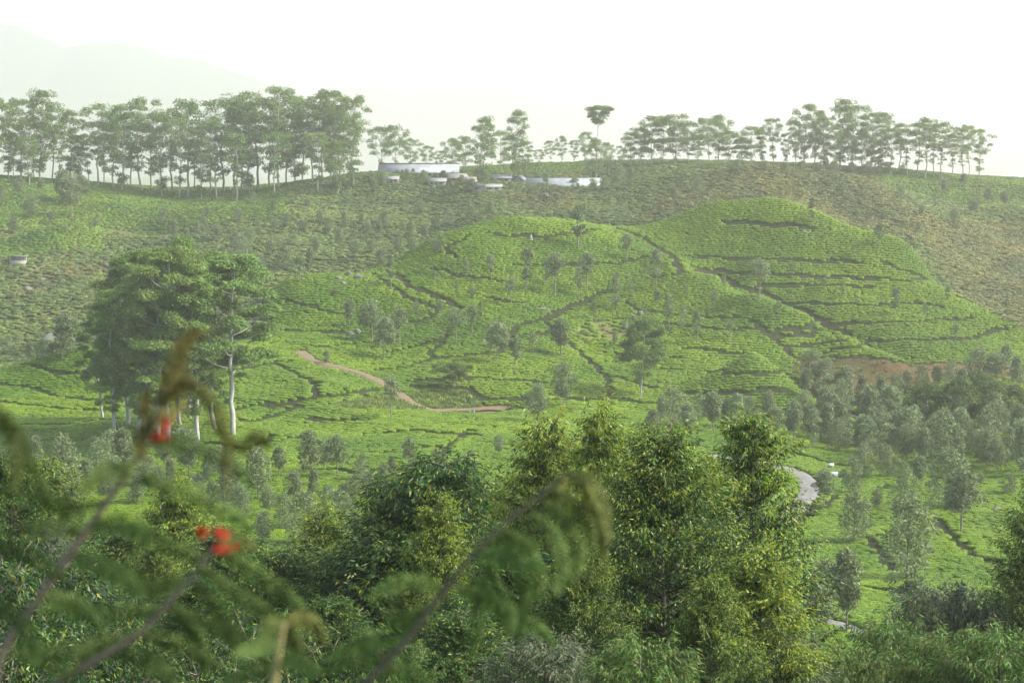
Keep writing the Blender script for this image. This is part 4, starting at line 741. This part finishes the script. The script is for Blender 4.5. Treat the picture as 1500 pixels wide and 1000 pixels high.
def frond(parent, pts, d, seed, L=.016, tone=1.0, brown=.0, dd=.12):
    g = rng(seed); m = len(pts); off = g.uniform(-dd, dd); c = smooth_curve([P3(a, b_, d + off * i / max(1, m - 1)) for i, (a, b_) in enumerate(pts)], 40); b = MB(); b.tube(c, np.linspace(.0016, .0006, 40), 4, (.06, .07, .025))
    n = max(24, int(np.linalg.norm(np.diff(c, axis=0), axis=1).sum() / .0036)); u = np.linspace(.06, 1, n) * 38.99; i = u.astype(int); p = c[i] + (c[i + 1] - c[i]) * (u - i)[:, None]; t = unit(c[i + 1] - c[i]); s = unit(np.cross(t, np.array([g.normal(0, .3), -1, .35])))
    prof = np.sin(np.pi * np.clip(np.linspace(.12, 1.0, n), 0, .97)) ** .5
    for sg in (-1, 1):
        dr = s * sg * .9 + t * .45 + g.normal(0, .14, (n, 3)) + np.array([0, 0, -.25]); col = np.array([(.060, .105, .024)]) * tone * g.uniform(.75, 1.35, (n, 1)); col = col * (1 - brown) + np.array([(.11, .085, .022)]) * brown
        b.leaves(p, dr, g.normal(0, .3, (n, 3)) + np.array([0, -.6, .7]), L * prof * g.uniform(.85, 1.15, n), .0042, col)
    return b.build('frond', frond_m, parent)
def flower(parent, px, py, d, w, h, seed):
    g = rng(seed); b = MB(); n = 22; c = P3(px, py, d); s = d / F; p = c + np.c_[g.normal(0, .22, n) * w * s, g.normal(0, .2, n) * w * s, g.normal(0, .22, n) * h * s]
    b.leaves(p, np.c_[g.normal(0, 1, n) * w, g.normal(0, .5, n) * w, g.normal(.15, .8, n) * h] / max(w, h), g.normal(0, 1, (n, 3)), .011, .0065, np.array([(.42, .05, .025)]) * g.uniform(.8, 1.2, (n, 1))); b.build('flower', petal, parent)
def shrub_stem(pts, d, r0, r1, label, col=(.12, .095, .07)):
    foot = P3(*pts[0], d); gz = float(height(np.array([foot[0]]), np.array([d]))[0]); r = empty('flowering_shrub', (foot[0] - .1, d, gz))
    c = smooth_curve([np.array([foot[0] - .1, d, gz - .1]), np.array([foot[0] - .06, d, (gz + foot[2]) / 2])] + [P3(a, b_, d) for a, b_ in pts], 60)
    b = MB(); b.tube(c, np.linspace(r0 * 1.3, r1, 60), 8, np.asarray(col)); o = b.build('stem', stem_m, r, True); o.matrix_parent_inverse = Matrix.Translation(-r.location); tag(r, label, 'shrub', 'shrub twigs close to the camera'); return r
def attach(root):
    for ch in root.children: ch.matrix_parent_inverse = Matrix.Translation(-root.location)
def fr(s): return [tuple(map(float, t.split(','))) for t in s.split()]
A = shrub_stem(fr('-20,975 60,872 130,772 180,702 207,660 222,625 236,590 250,545 262,512 280,492'), 2.3, .0044, .0016, 'leaning bare twig with a red flower near its brown tip, leftmost tall stem')
for k, (s, tone, br) in enumerate([('215,645 260,648 332,672 368,708', 1, 0), ('205,690 216,704 280,720 340,752 372,778', 1.3, 0), ('250,560 290,565 318,600 334,650 330,722', .9, .7), ('300,610 352,660 376,637 396,654', .8, .5), ('196,680 150,690 118,722', 1, .1), ('262,512 280,488 300,488', .9, .8), ('255,530 272,500 290,484', .9, .7), ('245,560 262,530 268,500', 1.1, .7), ('240,580 250,540 255,505', .9, .9), ('236,590 262,575 272,545', .9, .9), ('230,600 244,565 246,535', 1, .7), ('228,610 255,600 270,590', .9, .8), ('222,625 212,600 218,572', .9, .8), ('225,618 205,635 210,670', .9, .8),
    ('-30,716 48,720 88,736 104,748 148,736', .9, 0), ('-30,590 10,615 45,680 75,752', .8, .1), ('-30,560 8,620 30,650 20,720', .7, .3), ('30,770 60,775 104,770 130,780', .9, 0), ('130,772 180,765 225,790', 1, 0), ('100,812 160,830 210,870', .9, 0), ('-20,800 40,810 95,850', .8, 0), ('60,872 110,880 150,920', .9, 0), ('-20,880 30,905 60,960', .8, 0)]): frond(A, fr(s), 2.3 - .02 * (k % 4), 500 + k, .017 if br < .5 else .013, tone, br)
flower(A, 241, 616, 2.27, 19, 24, 1); flower(A, 234, 640, 2.27, 15, 15, 2); attach(A)
B = shrub_stem(fr('40,1025 160,955 205,928 240,890 278,848 300,820 316,798'), 2.5, .0046, .0018, 'shorter twig bearing the brightest red flower, right of the leaning bare twig')
for k, (s, tone, br) in enumerate([('285,824 340,864 400,904 425,935', 1, 0), ('320,800 340,816 384,844 432,880 450,912', 1.1, 0), ('300,822 248,800 200,772 180,770', 1, 0), ('278,848 228,862 180,844 120,832', .9, 0), ('240,890 152,900 64,892', .9, 0), ('240,890 320,916 372,948 395,975', .9, 0), ('205,928 260,940 320,975', .8, 0), ('205,928 140,940 90,990', .8, 0), ('278,848 330,900 350,960', .9, .1), ('160,955 220,965 260,1000', .8, 0), ('160,955 100,950 40,965', .8, 0), ('250,880 290,930 300,985', .8, 0), ('100,990 60,960 10,950', .8, 0), ('316,798 345,790 372,800', 1, .4)]): frond(B, fr(s), 2.5 + .03 * (k % 4), 540 + k, .018, tone, br)
flower(B, 326, 803, 2.46, 34, 14, 3); flower(B, 325, 784, 2.46, 14, 12, 4); flower(B, 297, 779, 2.48, 7, 7, 5); attach(B)
C = shrub_stem(fr('500,1045 545,990 590,945 630,890 650,865 690,815 735,770 780,735 828,694'), 2.7, .0052, .0018, 'slanting twig with drooping feathery tips at bottom centre', (.075, .065, .04))
for k, (s, tone, br) in enumerate([('828,694 865,700 885,740 893,790', 1.2, .45), ('800,715 835,725 862,760 870,800', 1.2, .3), ('790,730 830,760 850,810 838,852', 1.3, .1), ('770,745 812,780 826,825 815,870', 1.3, .1), ('735,775 775,800 792,855 768,885', 1.3, .1), ('730,785 764,840 766,888 760,935', 1.3, 0), ('715,800 722,850 748,900 745,930', 1.2, 0), ('650,862 620,852 580,852 544,876', 1.3, 0), ('640,880 576,932 524,940 476,968', 1.2, 0), ('590,945 548,962 492,968 448,992', 1.1, 0), ('700,835 732,896 780,912 812,944', 1.3, 0), ('690,840 702,890 690,965', 1.3, 0), ('690,815 750,815 800,835', 1.2, 0), ('660,860 700,870 740,890 770,925', 1.2, 0), ('700,805 745,790 790,800', 1.2, .1), ('630,890 600,905 570,908', 1.2, 0), ('560,975 600,985 640,1010', 1.1, 0), ('828,694 815,715 812,750', 1.1, .5), ('850,698 880,760 886,820', 1.1, .5)]): frond(C, fr(s), 2.7 + .03 * (k % 3), 580 + k, .019, tone, br)
attach(C)
D = shrub_stem(fr('396,1040 403,985 408,950 415,912'), 2.2, .0055, .0035, 'short upright pale-green stalk with a curled brown leaf at the bottom edge', (.22, .20, .08))
for k, (s, tone, br) in enumerate([('415,912 440,903 464,912 478,945', 1.2, .6), ('415,912 430,930 436,960', 1.2, .3), ('415,912 398,912 388,940', 1.2, .3), ('410,940 380,945 345,960', 1.1, 0), ('405,970 430,965 470,985', 1.1, 0), ('404,980 360,985 325,1005', 1, 0)]): frond(D, fr(s), 2.2 + .02 * (k % 3), 620 + k, .014, tone, br)
attach(D)
# ---- MOUNTAINS and HAZE
rock_far = simple('mountain_forest', (.06, .085, .05), .95, .3, .01)
def mountains(prof, d, half, base, seed):
    pts = np.array(pl(prof)); g = rng(seed); px = np.linspace(pts[0, 0], pts[-1, 0], 260); py = np.interp(px, pts[:, 0], pts[:, 1])
    for f in (9, 23, 61, 140): py = py + g.uniform(.4, 1) * 40 / f * np.sin(px / 1500 * f * 6.28 / 2 + g.uniform(0, 6))
    rx, rz = ray(px, py); v = np.linspace(-1, 1, 25); X = np.broadcast_to((rx * d)[:, None], (260, 25)); Y = d + v[None] * half * np.ones((260, 1))
    t = (1 - np.abs(v)) ** 1.1; Z = base + ((rz * d)[:, None] - base) * t[None] + 45 * np.sin(X * .007 + Y * .004) * np.sin(Y * .006) * (t * (1 - t) * 4)[None]
    i = np.arange(259)[:, None] * 25; j = np.arange(24)[None]
    b = MB(); b.add(np.stack([X, Y, Z], -1), np.stack([i + j, i + 25 + j, i + 26 + j, i + j + 1], -1).reshape(-1, 4)); tag(b.build('mountains', rock_far, smooth=True), kind='structure')
mountains('-400,110 -150,60 0,38 30,40 62,52 95,68 130,62 190,63 222,76 250,90 290,90 360,113 430,130 520,175 620,230 700,260', 7200, 1700, -400, 1)
mountains('300,200 400,160 480,132 540,127 600,139 680,123 720,130 800,150 850,160 950,185 1060,230 1150,270', 9300, 1800, -450, 2)
mountains('700,230 800,185 900,152 1000,146 1100,143 1180,143 1230,146 1290,165 1350,190 1440,215 1500,240 1700,290', 11000, 1800, -450, 3)
mountains('1100,290 1300,235 1400,215 1440,217 1500,232 1600,225 1900,180', 6700, 1300, -350, 4)
b = MB(); b.box((-7500, -450, -520), (7500, 13500, 640))
hm = bpy.data.materials.new('haze'); hm.use_nodes = True; hn = hm.node_tree.nodes; hn.remove(hn['Principled BSDF'])
pv = hn.new('ShaderNodeVolumePrincipled'); pv.inputs['Color'].default_value = (.90, .872, .825, 1); pv.inputs['Density'].default_value = HAZE_DENSITY; pv.inputs['Anisotropy'].default_value = .5
hm.node_tree.links.new(pv.outputs[0], hn['Material Output'].inputs['Volume'])
tag(b.build('haze', hm), kind='stuff')
